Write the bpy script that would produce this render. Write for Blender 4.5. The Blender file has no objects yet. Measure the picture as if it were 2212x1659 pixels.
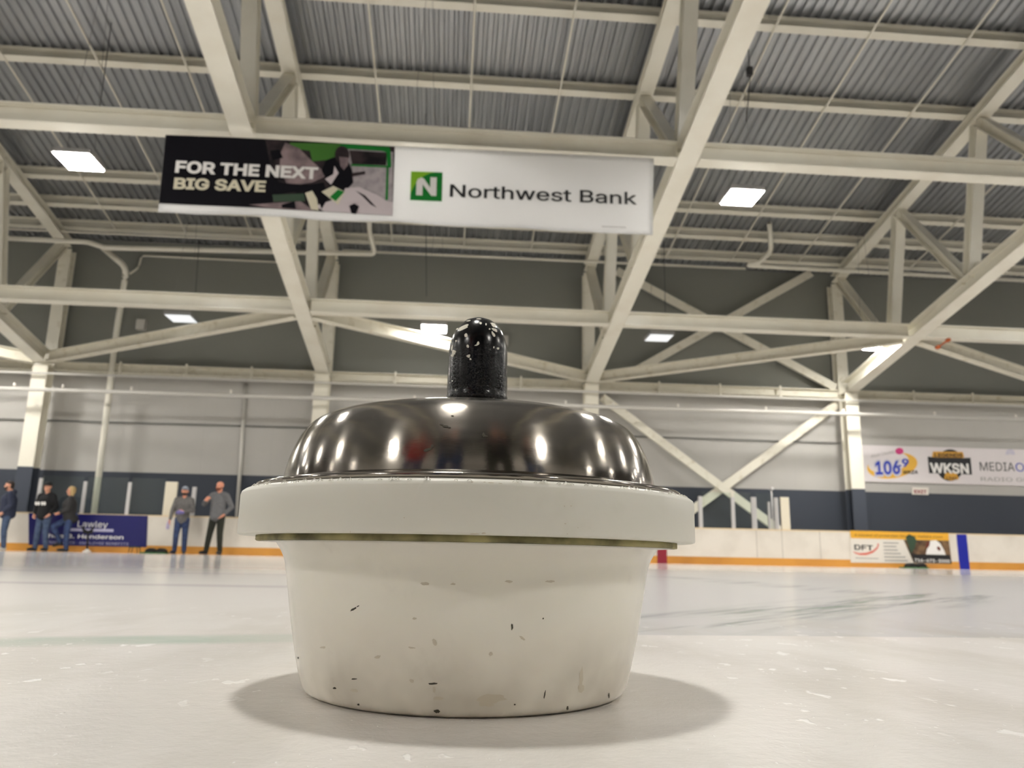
import bpy, bmesh, math, random
from mathutils import Vector, Matrix
from mathutils.bvhtree import BVHTree
from mathutils.geometry import interpolate_bezier, delaunay_2d_cdt

random.seed(7)
SC = bpy.context.scene
COL = SC.collection

# ---------------------------------------------------------------- camera
W, HH, FPX = 2212, 1659, 1710.0
CAM_H = 0.0845
PITCH, YAW, ROLL = [math.radians(a) for a in (12.33, 4.27, 1.13)]
FW = Vector((math.sin(YAW) * math.cos(PITCH), math.cos(YAW) * math.cos(PITCH), math.sin(PITCH)))
_rt = Vector((math.cos(YAW), -math.sin(YAW), 0))
_up = _rt.cross(FW)
RT = _rt * math.cos(ROLL) + _up * math.sin(ROLL)
UP = _up * math.cos(ROLL) - _rt * math.sin(ROLL)
EYE = Vector((0, 0, CAM_H))
cam_data = bpy.data.cameras.new('camera')
cam = bpy.data.objects.new('camera', cam_data)
COL.objects.link(cam)
cam.matrix_world = Matrix((( RT.x, UP.x, -FW.x, EYE.x), (RT.y, UP.y, -FW.y, EYE.y), (RT.z, UP.z, -FW.z, EYE.z), (0, 0, 0, 1)))
cam_data.sensor_width = 36.0
cam_data.lens = FPX / W * 36.0
cam_data.clip_start = 0.02
cam_data.clip_end = 300
cam_data.dof.use_dof = True
cam_data.dof.focus_distance = 0.43
cam_data.dof.aperture_fstop = 18.0
SC.camera = cam

# ---------------------------------------------------------------- world, exposure
world = bpy.data.worlds.new('world')
world.use_nodes = True
world.node_tree.nodes['Background'].inputs[0].default_value = (0.5, 0.52, 0.55, 1)
world.node_tree.nodes['Background'].inputs[1].default_value = 0.05
SC.world = world
SC.view_settings.view_transform = 'Standard'
SC.view_settings.look = 'None'
SC.view_settings.gamma = 1.0
SC.view_settings.use_curve_mapping = False
SC.view_settings.exposure = 0.0
LAMP_POWER = 206.0
SC.cycles.use_denoising = True
SC.cycles.max_bounces = 10
SC.cycles.diffuse_bounces = 6
SC.cycles.transparent_max_bounces = 12
SC.cycles.sample_clamp_indirect = 8.0
SC.cycles.caustics_reflective = False
SC.cycles.caustics_refractive = False

# ---------------------------------------------------------------- helpers
def ray(px, py):
    return FW + RT * ((px - W / 2) / FPX) - UP * ((py - HH / 2) / FPX)
def A(px, py, Y):
    "the point of the vertical plane y = Y seen at a photo position"
    d = ray(px, py)
    return EYE + d * (Y / d.y)
def G(px, py, z=0.0):
    d = ray(px, py)
    return EYE + d * ((z - CAM_H) / d.z)
def S(px, py, z0, y0, s=0.2):
    "the point of the roof-parallel plane seen at a photo position"
    d = ray(px, py)
    return EYE + d * ((z0 + s * y0 - CAM_H) / (d.z + s * d.y))

def srgb(r, g, b):
    def f(c):
        c /= 255.0
        return c / 12.92 if c <= 0.04045 else ((c + 0.055) / 1.055) ** 2.4
    return (f(r), f(g), f(b), 1.0)

def mat(name, col, rough=0.6, metal=0.0, spec=0.5, noise=None, bump=None, coat=0.0, **kw):
    m = bpy.data.materials.new(name)
    m.use_nodes = True
    nt = m.node_tree
    b = nt.nodes['Principled BSDF']
    b.inputs['Base Color'].default_value = col
    b.inputs['Roughness'].default_value = rough
    b.inputs['Metallic'].default_value = metal
    b.inputs['Specular IOR Level'].default_value = spec
    b.inputs['Coat Weight'].default_value = coat
    if noise:            # (scale, second colour, low, high)
        sc_, c2, lo, hi = noise
        tc = nt.nodes.new('ShaderNodeTexCoord')
        n = nt.nodes.new('ShaderNodeTexNoise'); n.inputs['Scale'].default_value = sc_; n.inputs['Detail'].default_value = 5
        r = nt.nodes.new('ShaderNodeValToRGB')
        r.color_ramp.elements[0].position = lo; r.color_ramp.elements[0].color = col
        r.color_ramp.elements[1].position = hi; r.color_ramp.elements[1].color = c2
        nt.links.new(tc.outputs['Object'], n.inputs['Vector'])
        nt.links.new(n.outputs['Fac'], r.inputs['Fac'])
        nt.links.new(r.outputs['Color'], b.inputs['Base Color'])
    if bump:
        sc_, st, dist = bump
        tc = nt.nodes.new('ShaderNodeTexCoord')
        n = nt.nodes.new('ShaderNodeTexNoise'); n.inputs['Scale'].default_value = sc_; n.inputs['Detail'].default_value = 4
        bp = nt.nodes.new('ShaderNodeBump'); bp.inputs['Strength'].default_value = st; bp.inputs['Distance'].default_value = dist
        nt.links.new(tc.outputs['Object'], n.inputs['Vector'])
        nt.links.new(n.outputs['Fac'], bp.inputs['Height'])
        nt.links.new(bp.outputs['Normal'], b.inputs['Normal'])
    return m

class NB:
    "small node-building helper"
    def __init__(s, m): s.t = m.node_tree; s.b = s.t.nodes['Principled BSDF']
    def node(s, kind, **kw):
        n = s.t.nodes.new(kind)
        for k, v in kw.items(): setattr(n, k, v)
        return n
    def put(s, n, key, v):
        if isinstance(v, bpy.types.NodeSocket): s.t.links.new(v, n.inputs[key])
        else: n.inputs[key].default_value = v
    def math(s, op, a, b=0.0, c=0.0, clamp=False):
        n = s.node('ShaderNodeMath', operation=op, use_clamp=clamp)
        s.put(n, 0, a); s.put(n, 1, b); s.put(n, 2, c)
        return n.outputs[0]
    def mix(s, f, a, b):
        n = s.node('ShaderNodeMix', data_type='RGBA')
        s.put(n, 0, f); s.put(n, 6, a); s.put(n, 7, b)
        return n.outputs[2]
    def mixf(s, f, a, b):
        n = s.node('ShaderNodeMix', data_type='FLOAT')
        s.put(n, 0, f); s.put(n, 2, a); s.put(n, 3, b)
        return n.outputs[0]
    def smooth(s, v, lo, hi, o0=0.0, o1=1.0):
        n = s.node('ShaderNodeMapRange', interpolation_type='SMOOTHSTEP')
        s.put(n, 0, v); s.put(n, 1, lo); s.put(n, 2, hi); s.put(n, 3, o0); s.put(n, 4, o1)
        return n.outputs[0]
    def pos(s, obj=False):
        if obj:
            v = s.node('ShaderNodeTexCoord').outputs['Object']
        else:
            v = s.node('ShaderNodeNewGeometry').outputs['Position']
        x = s.node('ShaderNodeSeparateXYZ'); s.t.links.new(v, x.inputs[0])
        return v, x.outputs[0], x.outputs[1], x.outputs[2]
    def noise(s, v, scale, detail=4.0, stretch=None, rough=0.55, rot=None):
        if stretch or rot:
            mp = s.node('ShaderNodeMapping')
            if stretch: mp.inputs['Scale'].default_value = stretch
            if rot: mp.inputs['Rotation'].default_value = rot
            s.t.links.new(v, mp.inputs['Vector']); v = mp.outputs[0]
        n = s.node('ShaderNodeTexNoise')
        n.inputs['Scale'].default_value = scale; n.inputs['Detail'].default_value = detail; n.inputs['Roughness'].default_value = rough
        s.t.links.new(v, n.inputs['Vector'])
        return n.outputs['Fac']

# ---- mesh building
def obj(name, bm, m, parent=None, smooth=False):
    me = bpy.data.meshes.new(name)
    if smooth:
        for f in bm.faces: f.smooth = True
    bm.normal_update()
    bm.to_mesh(me); bm.free()
    if isinstance(m, (list, tuple)):
        for x in m: me.materials.append(x)
    elif m: me.materials.append(m)
    o = bpy.data.objects.new(name, me)
    COL.objects.link(o)
    if parent: put_under(o, parent)
    return o
def world_of(o):
    return (world_of(o.parent) @ o.matrix_parent_inverse @ o.matrix_basis) if o.parent else o.matrix_basis.copy()
def put_under(o, parent):
    o.parent = parent
    o.matrix_parent_inverse = world_of(parent).inverted()
def tag(o, label=None, cat=None, group=None, kind=None):
    if label: o['label'] = label
    if cat: o['category'] = cat
    if group: o['group'] = group
    if kind: o['kind'] = kind
    return o
def thing(name, label, cat, loc=(0, 0, 0), group=None):
    o = bpy.data.objects.new(name, None)
    o.empty_display_size = 0.2
    COL.objects.link(o); o.location = loc
    return tag(o, label, cat, group)
def base(pts_or_xyz): return Vector(pts_or_xyz)

def box(bm, lo, hi):
    x0, y0, z0 = lo; x1, y1, z1 = hi
    v = [bm.verts.new(p) for p in ((x0,y0,z0),(x1,y0,z0),(x1,y1,z0),(x0,y1,z0),(x0,y0,z1),(x1,y0,z1),(x1,y1,z1),(x0,y1,z1))]
    for f in ((0,3,2,1),(4,5,6,7),(0,1,5,4),(1,2,6,5),(2,3,7,6),(3,0,4,7)): bm.faces.new([v[i] for i in f])
def frame(a, b, upish):
    z = (b - a).normalized()
    x = Vector(upish); x = (x - z * x.dot(z)).normalized()
    return x, z.cross(x), z          # depth axis, width axis, length axis
def prism(bm, a, b, sect, upish=(0, 0, 1)):
    "sweep a closed 2-D section (u along upish, v across) from a to b"
    a, b = Vector(a), Vector(b)
    u, v, w = frame(a, b, upish)
    r0 = [bm.verts.new(a + u * p[0] + v * p[1]) for p in sect]
    r1 = [bm.verts.new(b + u * p[0] + v * p[1]) for p in sect]
    n = len(sect)
    for i in range(n):
        bm.faces.new((r0[i], r0[(i + 1) % n], r1[(i + 1) % n], r1[i]))
    bm.faces.new(list(reversed(r0))); bm.faces.new(r1)
def isect(d, w, tf=0.02, tw=0.015, low=True):
    "I section; its lower face at u = 0"
    h = w / 2; t = tw / 2
    return [(0,-h),(0,h),(tf,h),(tf,t),(d-tf,t),(d-tf,h),(d,h),(d,-h),(d-tf,-h),(d-tf,-t),(tf,-t),(tf,-h)]
def ibeam(bm, a, b, d, w, upish=(0, 0, 1), tf=0.022, tw=0.016):
    prism(bm, a, b, isect(d, w, tf, tw), upish)
def tube(bm, pts, r, n=10, closed=True):
    pts = [Vector(p) for p in pts]
    rings = []
    for i, p in enumerate(pts):
        d = (pts[min(i + 1, len(pts) - 1)] - pts[max(i - 1, 0)]).normalized()
        up = Vector((0, 0, 1)) if abs(d.z) < 0.9 else Vector((1, 0, 0))
        x = d.cross(up).normalized(); y = x.cross(d)
        rings.append([bm.verts.new(p + (x * math.cos(2*math.pi*k/n) + y * math.sin(2*math.pi*k/n)) * r) for k in range(n)])
    for r0, r1 in zip(rings, rings[1:]):
        for k in range(n): bm.faces.new((r0[k], r0[(k+1) % n], r1[(k+1) % n], r1[k]))
    bm.faces.new(list(reversed(rings[0]))); bm.faces.new(rings[-1])
def rounded(pts, rad=0.12, n=4):
    "round the corners of a polyline"
    pts = [Vector(p) for p in pts]; out = [pts[0]]
    for i in range(1, len(pts) - 1):
        p, a, b = pts[i], pts[i-1], pts[i+1]
        r = min(rad, (a-p).length / 2, (b-p).length / 2)
        s, e = p + (a-p).normalized() * r, p + (b-p).normalized() * r
        for k in range(n + 1):
            t = k / n
            out.append(s * (1-t)**2 + p * 2*t*(1-t) + e * t*t)
    return out + [pts[-1]]
def lathe(bm, prof, c=(0, 0), n=128):
    rings = []
    for r, z in prof:
        if r < 1e-6: rings.append([bm.verts.new((c[0], c[1], z))])
        else: rings.append([bm.verts.new((c[0] + r*math.cos(2*math.pi*k/n), c[1] + r*math.sin(2*math.pi*k/n), z)) for k in range(n)])
    for a, b in zip(rings, rings[1:]):
        for k in range(n):
            k2 = (k + 1) % n
            if len(a) == 1 and len(b) == 1: continue
            if len(a) == 1: bm.faces.new((a[0], b[k2], b[k]))
            elif len(b) == 1: bm.faces.new((a[k], a[k2], b[0]))
            else: bm.faces.new((a[k], a[k2], b[k2], b[k]))
def spline(pts, n=8):
    "Catmull-Rom through profile points"
    out = []
    P = [pts[0]] + list(pts) + [pts[-1]]
    for i in range(1, len(P) - 2):
        p0, p1, p2, p3 = P[i-1], P[i], P[i+1], P[i+2]
        for k in range(n):
            t = k / n
            out.append(tuple(0.5 * ((2*p1[j]) + (-p0[j]+p2[j])*t + (2*p0[j]-5*p1[j]+4*p2[j]-p3[j])*t*t + (-p0[j]+3*p1[j]-3*p2[j]+p3[j])*t**3) for j in (0, 1)))
    out.append(pts[-1])
    return out
def slab(bm, pts, d, mi=0):
    "flat polygon facing -y given as world points, thickened by d backwards"
    f = [bm.verts.new(p) for p in pts]
    b = [bm.verts.new(Vector(p) + Vector((0, d, 0))) for p in pts]
    n = len(pts)
    fs = [bm.faces.new(f), bm.faces.new(list(reversed(b)))]
    for i in range(n): fs.append(bm.faces.new((f[i], b[i], b[(i+1) % n], f[(i+1) % n])))
    for x in fs: x.material_index = mi
def pxpoly(name, pts, Y, m, parent, d=0.002):
    bm = bmesh.new()
    slab(bm, [A(x, y, Y) for x, y in pts], d)
    bmesh.ops.recalc_face_normals(bm, faces=bm.faces)
    bmesh.ops.triangulate(bm, faces=bm.faces)
    return obj(name, bm, m, parent)
def ell(cx, cy, rx, ry, n=28, a0=0, a1=360, tilt=0):
    out = []
    t = math.radians(tilt)
    for k in range(n + (0 if a1 - a0 >= 360 else 1)):
        a = math.radians(a0 + (a1 - a0) * k / n)
        x, y = rx * math.cos(a), ry * math.sin(a)
        out.append((cx + x*math.cos(t) - y*math.sin(t), cy + x*math.sin(t) + y*math.cos(t)))
    return out

# ---- lettering
FONT = None
try:
    import os
    fp = os.path.join(bpy.utils.system_resource('DATAFILES'), 'fonts', 'Inter.woff2')
    FONT = bpy.data.fonts.load(fp)
except Exception:
    FONT = None
def text(name, s, p0, p1, Y, m, parent, cap=None, bold=0.0, shear=0.0, d=0.002):
    "lettering whose baseline runs between two photo positions on the plane y = Y; cap = letter height in photo px"
    cu = bpy.data.curves.new(name, 'FONT')
    cu.body = s
    if FONT: cu.font = FONT
    cu.size = 1.0; cu.shear = shear
    cu.resolution_u = 4
    t = bpy.data.objects.new('lettering_source', cu)
    COL.objects.link(t)
    bpy.context.view_layer.update()
    cv = t.to_curve(bpy.context.evaluated_depsgraph_get())
    loops = []
    for sp in cv.splines:
        bp_ = sp.bezier_points; pts = []
        for i in range(len(bp_)):
            p, q = bp_[i], bp_[(i + 1) % len(bp_)]
            straight = (p.handle_right - p.co).length < 1e-5 and (q.handle_left - q.co).length < 1e-5
            if straight: pts.append(p.co.to_2d())
            else: pts += [c.to_2d() for c in interpolate_bezier(p.co, p.handle_right, q.handle_left, q.co, 5)[:-1]]
        cl = []
        for p in pts:
            if not cl or (p - cl[-1]).length > 1e-4: cl.append(p)
        if len(cl) > 2 and (cl[0] - cl[-1]).length < 1e-4: cl.pop()
        if len(cl) > 2: loops.append(cl)
    t.to_curve_clear(); bpy.data.objects.remove(t); bpy.data.curves.remove(cu)
    # which way the outer outlines turn: the biggest loop is an outer one
    area = lambda c: 0.5 * sum(c[i-1].x * c[i].y - c[i].x * c[i-1].y for i in range(len(c)))
    sgn = 1.0 if max((area(c) for c in loops), key=abs) > 0 else -1.0
    if bold:
        grown = []
        for c in loops:
            g = []
            for i in range(len(c)):
                e0 = (c[i] - c[i-1]).normalized(); e1 = (c[(i+1) % len(c)] - c[i]).normalized()
                n0, n1 = Vector((e0.y, -e0.x)) * sgn, Vector((e1.y, -e1.x)) * sgn
                m_ = n0 + n1
                m_ = m_ / max(m_.length_squared / 2, 0.5)
                g.append(c[i] + m_ * bold)
            grown.append(g)
        loops = grown
    vs, es = [], []
    for c in loops:
        n0 = len(vs); vs += c; es += [(n0 + i, n0 + (i + 1) % len(c)) for i in range(len(c))]
    v2, _, f2, _, _, _ = delaunay_2d_cdt(vs, es, [], 0, 1e-5)
    def wind(p):
        w_ = 0
        for c in loops:
            for i in range(len(c)):
                a_, b_ = c[i-1], c[i]
                if (a_.y <= p.y) != (b_.y <= p.y):
                    x_ = a_.x + (p.y - a_.y) * (b_.x - a_.x) / (b_.y - a_.y)
                    if x_ > p.x: w_ += 1 if b_.y > a_.y else -1
        return w_ * sgn
    keep = []
    for f in f2:
        cen = sum((v2[i] for i in f), Vector((0, 0))) / len(f)
        if wind(cen) > 0: keep.append(tuple(f))
    me = bpy.data.meshes.new(name)
    me.from_pydata([(p.x, p.y, 0) for p in v2], [], keep)
    bmx = bmesh.new(); bmx.from_mesh(me)
    bmesh.ops.delete(bmx, geom=[v for v in bmx.verts if not v.link_faces], context='VERTS')
    bmx.to_mesh(me); bmx.free()
    xs = [v.co.x for v in me.vertices]; x0, x1 = min(xs), max(xs)
    a, b = A(*p0, Y), A(*p1, Y)
    u = b - a
    sx = 1.0 / (x1 - x0)
    if cap:
        up = A(p0[0], p0[1] - cap, Y) - a
        hy = Vector((0, 0, abs(up.z))) / 0.727
    else: hy = Vector((0, 0, 1)) * u.length * sx
    for v in me.vertices:
        q = a + u * ((v.co.x - x0) * sx) + hy * v.co.y
        v.co = (q.x, Y, q.z)
    me.name = name
    me.materials.append(m)
    o = bpy.data.objects.new(name, me)
    COL.objects.link(o)
    if parent: put_under(o, parent)
    return o

# ---------------------------------------------------------------- materials
M = {}
M['steel'] = mat('cream_painted_steel', srgb(230, 227, 215), 0.28, noise=(1.6, srgb(222, 217, 203), 0.45, 0.75))
M['steel_worn'] = mat('worn_cream_paint', srgb(226, 222, 208), 0.55, noise=(5.0, srgb(198, 190, 168), 0.55, 0.8))
M['galv'] = mat('galvanised_pipe', srgb(200, 198, 192), 0.35, 0.15)
M['wire'] = mat('dark_wire', srgb(60, 60, 62), 0.6)
M['greyline'] = mat('grey_cable', srgb(112, 114, 112), 0.6)
M['white'] = mat('white_paint', srgb(228, 224, 216), 0.5)
M['black'] = mat('black_plastic', srgb(14, 14, 16), 0.5)
M['hanger'] = mat('pale_wire', srgb(120, 120, 118), 0.6)
M['lampcase'] = mat('lamp_housing', srgb(150, 150, 150), 0.5)

def emission(name, col, power, one_sided=True):
    m = bpy.data.materials.new(name); m.use_nodes = True
    nt = m.node_tree
    b = nt.nodes['Principled BSDF']
    b.inputs['Base Color'].default_value = (0.8, 0.8, 0.8, 1)
    b.inputs['Emission Color'].default_value = col
    b.inputs['Emission Strength'].default_value = power
    return m
M['lamp_on'] = emission('lit_lamp_lens', (1.0, 0.965, 0.90, 1), LAMP_POWER)
M['lamp_dim'] = emission('dim_lamp_lens', (0.88, 0.94, 1.0, 1), 0.7)

# roof deck: bare metal sheet
m = mat('corrugated_metal_deck', srgb(160, 163, 167), 0.34, 0.75)
nb = NB(m); v, x, y, z = nb.pos()
n1 = nb.noise(v, 0.8, 3, (1.0, 0.15, 1.0))
c = nb.mix(n1, srgb(138, 141, 147), srgb(186, 189, 192))
nb.put(nb.b, 'Base Color', c)
M['deck'] = m

# far wall: grey above, darker over girt height, dark blue paint below 2.2 m
def wall_paint(name, line, top, low, high=None, joint=0.35):
    m = mat(name, top, 0.75)
    nb = NB(m); v, x, y, z = nb.pos()
    f = nb.smooth(z, line - 0.012, line + 0.012)
    n1 = nb.noise(v, 1.3, 4)
    t = nb.mix(n1, tuple(c * 0.95 for c in top[:3]) + (1,), tuple(min(1, c * 1.05) for c in top[:3]) + (1,))
    # vertical panel joints of the wall sheets
    j = nb.math('ABSOLUTE', nb.math('SUBTRACT', nb.math('MODULO', nb.math('ADD', x, 60.0), 1.925), 0.9625))
    g = nb.math('LESS_THAN', j, 0.008)
    t = nb.mix(nb.math('MULTIPLY', g, joint), t, tuple(c * 0.55 for c in top[:3]) + (1,))
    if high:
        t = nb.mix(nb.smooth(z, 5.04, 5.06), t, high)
    nb.put(nb.b, 'Base Color', nb.mix(f, low, t))
    return m
M['wall'] = wall_paint('three_band_wall', 2.2, srgb(176, 174, 170), srgb(54, 60, 71), srgb(124, 125, 119), 0.12)
M['column'] = wall_paint('two_tone_column_paint', 2.2, srgb(226, 222, 208), srgb(60, 66, 78), None, 0.0)
M['sidewall'] = mat('dark_grey_wall', srgb(95, 92, 88), 0.8)

# ice
m = mat('rink_ice', (0.8, 0.78, 0.75, 1), 0.2)
nb = NB(m); v, x, y, z = nb.pos()
big = nb.noise(v, 0.35, 4)
base_c = nb.mix(big, srgb(226, 222, 219), srgb(240, 237, 233))
# frosty near side, clear wet side beyond a skate-cut edge that starts right of the stone
edge = nb.math('ADD', 0.925, nb.math('MULTIPLY', x, 0.045))
wob = nb.math('MULTIPLY', nb.math('SUBTRACT', nb.noise(v, 9.0, 3), 0.5), 0.012)
clear = nb.math('MULTIPLY', nb.math('GREATER_THAN', nb.math('ADD', y, wob), edge), nb.smooth(x, 0.02, 0.12))
clear = nb.math('MULTIPLY', clear, nb.smooth(y, 2.5, 9.0, 1.0, 0.0))
base_c = nb.mix(nb.math('MULTIPLY', clear, 0.75), base_c, srgb(222, 221, 224))
# greenish grey skid marks in the clear ice
def seg_dist(ax, ay, bx, by):
    dx, dy = bx - ax, by - ay; L2 = dx*dx + dy*dy
    px_, py_ = nb.math('SUBTRACT', x, ax), nb.math('SUBTRACT', y, ay)
    t = nb.math('DIVIDE', nb.math('ADD', nb.math('MULTIPLY', px_, dx), nb.math('MULTIPLY', py_, dy)), L2, clamp=True)
    ex = nb.math('SUBTRACT', px_, nb.math('MULTIPLY', t, dx)); ey = nb.math('SUBTRACT', py_, nb.math('MULTIPLY', t, dy))
    return nb.math('SQRT', nb.math('ADD', nb.math('MULTIPLY', ex, ex), nb.math('MULTIPLY', ey, ey)))
ang = math.atan2(0.82, 0.76)
al = nb.math('ADD', nb.math('MULTIPLY', x, math.cos(ang)), nb.math('MULTIPLY', y, math.sin(ang)))
ac = nb.math('SUBTRACT', nb.math('MULTIPLY', y, math.cos(ang)), nb.math('MULTIPLY', x, math.sin(ang)))
def along(k_al, k_ac, twist=0.0):
    cx_ = nb.node('ShaderNodeCombineXYZ')
    nb.put(cx_, 0, nb.math('MULTIPLY', nb.math('ADD', al, nb.math('MULTIPLY', ac, twist)), k_al)); nb.put(cx_, 1, nb.math('MULTIPLY', ac, k_ac))
    return cx_.outputs[0]
streak = nb.noise(along(1.6, 14.0), 1.0, 5, None, 0.6)
fine = nb.noise(along(4.0, 46.0, 0.25), 1.0, 4, None, 0.6)
band = nb.smooth(seg_dist(0.16, 0.93, 0.92, 1.75), 0.03, 0.17, 1.0, 0.0)
band2 = nb.smooth(seg_dist(0.95, 1.75, 1.45, 2.30), 0.03, 0.22, 1.0, 0.0)
arc = nb.smooth(seg_dist(1.30, 2.10, 1.15, 4.2), 0.02, 0.20, 0.7, 0.0)
band = nb.math('MAXIMUM', nb.math('MAXIMUM', band, band2), arc)
band = nb.math('MULTIPLY', band, clear)
sk = nb.math('MULTIPLY', band, nb.smooth(streak, 0.42, 0.60))
sk = nb.math('MULTIPLY', sk, nb.smooth(fine, 0.38, 0.58, 0.35, 1.0))
base_c = nb.mix(nb.math('MULTIPLY', sk, 0.95), base_c, srgb(136, 152, 143))
# green tinted shallow groove on the left
gd = nb.math('ABSOLUTE', nb.math('SUBTRACT', y, nb.math('ADD', 0.90, nb.math('MULTIPLY', x, 0.28))))
gr = nb.math('MULTIPLY', nb.smooth(gd, 0.02, 0.065, 1.0, 0.0), nb.smooth(x, -0.02, 0.03, 1.0, 0.0))
gr = nb.math('MULTIPLY', gr, nb.smooth(nb.noise(v, 7.0, 3), 0.3, 0.55, 0.45, 1.0))
base_c = nb.mix(nb.math('MULTIPLY', gr, 0.85), base_c, srgb(184, 198, 186))
# faint long lines across the ice further out, and a faint red one
for yy, xs0, xs1, col, f in ((2.1, -3.0, -0.2, srgb(196, 190, 192), 0.55), (4.4, -1.6, -0.45, srgb(206, 168, 166), 0.65), (3.2, -3.0, -0.4, srgb(205, 204, 206), 0.5), (6.5, -6, -1, srgb(198, 196, 206), 0.5)):
    dd = nb.math('ABSOLUTE', nb.math('SUBTRACT', nb.math('ADD', y, nb.math('MULTIPLY', nb.math('SUBTRACT', nb.noise(v, 1.4, 2), 0.5), 0.10 * yy)), yy))
    ln = nb.smooth(dd, 0.012 * yy, 0.045 * yy, 1.0, 0.0)
    ln = nb.math('MULTIPLY', ln, nb.math('MULTIPLY', nb.smooth(x, xs0, xs0 + 0.25), nb.smooth(x, xs1 - 0.25, xs1, 1.0, 0.0)))
    base_c = nb.mix(nb.math('MULTIPLY', ln, f), base_c, col)
# frost flecks and scratches near the camera, plus sparkle glints painted as white dots
fl = nb.noise(v, 46.0, 3, (1.0, 0.55, 1.0), 0.55)
flk = nb.math('MULTIPLY', nb.smooth(fl, 0.63, 0.665), nb.smooth(nb.noise(v, 5.0, 2), 0.45, 0.6))
glint = nb.math('MULTIPLY', nb.smooth(nb.noise(v, 420.0, 1, (1.0, 0.35, 1.0)), 0.72, 0.76), nb.smooth(nb.noise(v, 11.0, 2), 0.42, 0.6))
glint = nb.math('MULTIPLY', glint, nb.smooth(y, 0.8, 1.1, 1.0, 0.0))
flk = nb.math('MULTIPLY', flk, nb.smooth(y, 1.0, 1.5, 1.0, 0.0))
flk = nb.math('MAXIMUM', flk, glint)
grey = nb.smooth(nb.noise(v, 7.0, 5, (1.0, 0.40, 1.0)), 0.40, 0.66)
near = nb.smooth(y, 0.9, 1.6, 1.0, 0.0)
base_c = nb.mix(nb.math('MULTIPLY', nb.math('MULTIPLY', grey, near), 0.7), base_c, srgb(212, 208, 201))
base_c = nb.mix(nb.math('MULTIPLY', flk, 0.9), base_c, srgb(254, 253, 251))
nb.put(nb.b, 'Base Color', base_c)
rg = nb.mixf(nb.smooth(y, 0.8, 4.0), 0.27, 0.115)
rg = nb.mixf(clear, rg, 0.2)
nb.put(nb.b, 'Roughness', rg)
nb.put(nb.b, 'IOR', 1.31); nb.put(nb.b, 'Specular IOR Level', nb.mixf(nb.smooth(y, 1.6, 4.5), 0.34, 0.46))
h1 = nb.math('MULTIPLY', nb.noise(v, 90.0, 4), 0.6)
h2 = nb.math('MULTIPLY', nb.noise(v, 350.0, 2), 0.25)
hh = nb.math('ADD', nb.math('ADD', h1, h2), nb.math('MULTIPLY', flk, 0.6))
bp = nb.node('ShaderNodeBump'); nb.put(bp, 'Height', hh)
nb.put(bp, 'Strength', nb.mixf(nb.math('MAXIMUM', clear, nb.smooth(y, 0.8, 2.0)), 0.6, 0.05)); nb.put(bp, 'Distance', 0.0012)
nb.put(nb.b, 'Normal', bp.outputs[0])
M['ice'] = m

# ---------------------------------------------------------------- the hall shell
BOARD_Y = 20.8
XW, XE, YS, YN = -30.0, 36.0, -7.4, 22.95
RIDGE = 7.8
def roof_z(Y): return 9.13 + 0.2 * (22.6 - (Y if Y >= RIDGE else 2 * RIDGE - Y))
bm = bmesh.new()
box(bm, (XW, YS, -0.25), (XE, YN, 0.0))
tag(obj('floor', bm, M['ice']), 'white rink ice with skid marks and frost flecks', 'ice', kind='structure')
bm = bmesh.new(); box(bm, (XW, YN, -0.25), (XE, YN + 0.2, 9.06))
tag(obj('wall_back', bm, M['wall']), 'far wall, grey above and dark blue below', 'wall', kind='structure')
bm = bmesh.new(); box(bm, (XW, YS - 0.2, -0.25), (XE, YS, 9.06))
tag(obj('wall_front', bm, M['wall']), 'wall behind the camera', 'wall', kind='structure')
for nm, xa, xb in (('wall_left', XW - 0.2, XW), ('wall_right', XE, XE + 0.2)):
    bm = bmesh.new()
    pts = [(YS, -0.25), (YN, -0.25), (YN, 9.05), (RIDGE, roof_z(RIDGE)), (YS, 9.05)]
    a = [bm.verts.new((xa, p[0], p[1])) for p in pts]; b = [bm.verts.new((xb, p[0], p[1])) for p in pts]
    bm.faces.new(a); bm.faces.new(list(reversed(b)))
    for i in range(5): bm.faces.new((a[i], b[i], b[(i+1) % 5], a[(i+1) % 5]))
    bmesh.ops.recalc_face_normals(bm, faces=bm.faces)
    tag(obj(nm, bm, M['sidewall']), 'grey end wall of the rink hall', 'wall', kind='structure')
# corrugated deck
bm = bmesh.new()
pitch, dep = 0.203, 0.05
prof = []
n_rib = int((XE - XW) / pitch)
for i in range(n_rib + 1):
    x0 = XW + i * pitch
    prof += [(x0, 0), (x0 + 0.085, 0), (x0 + 0.115, dep), (x0 + 0.173, dep)]
ys = [YN + 0.1, RIDGE, YS - 0.1]
rows = [[bm.verts.new((p[0], Y, roof_z(Y) + p[1])) for p in prof] for Y in ys]
for r0, r1 in zip(rows, rows[1:]):
    for i in range(len(prof) - 1): bm.faces.new((r0[i], r1[i], r1[i+1], r0[i+1]))
tag(obj('ceiling', bm, M['deck']), 'corrugated grey metal roof deck', 'ceiling', kind='structure')

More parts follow.
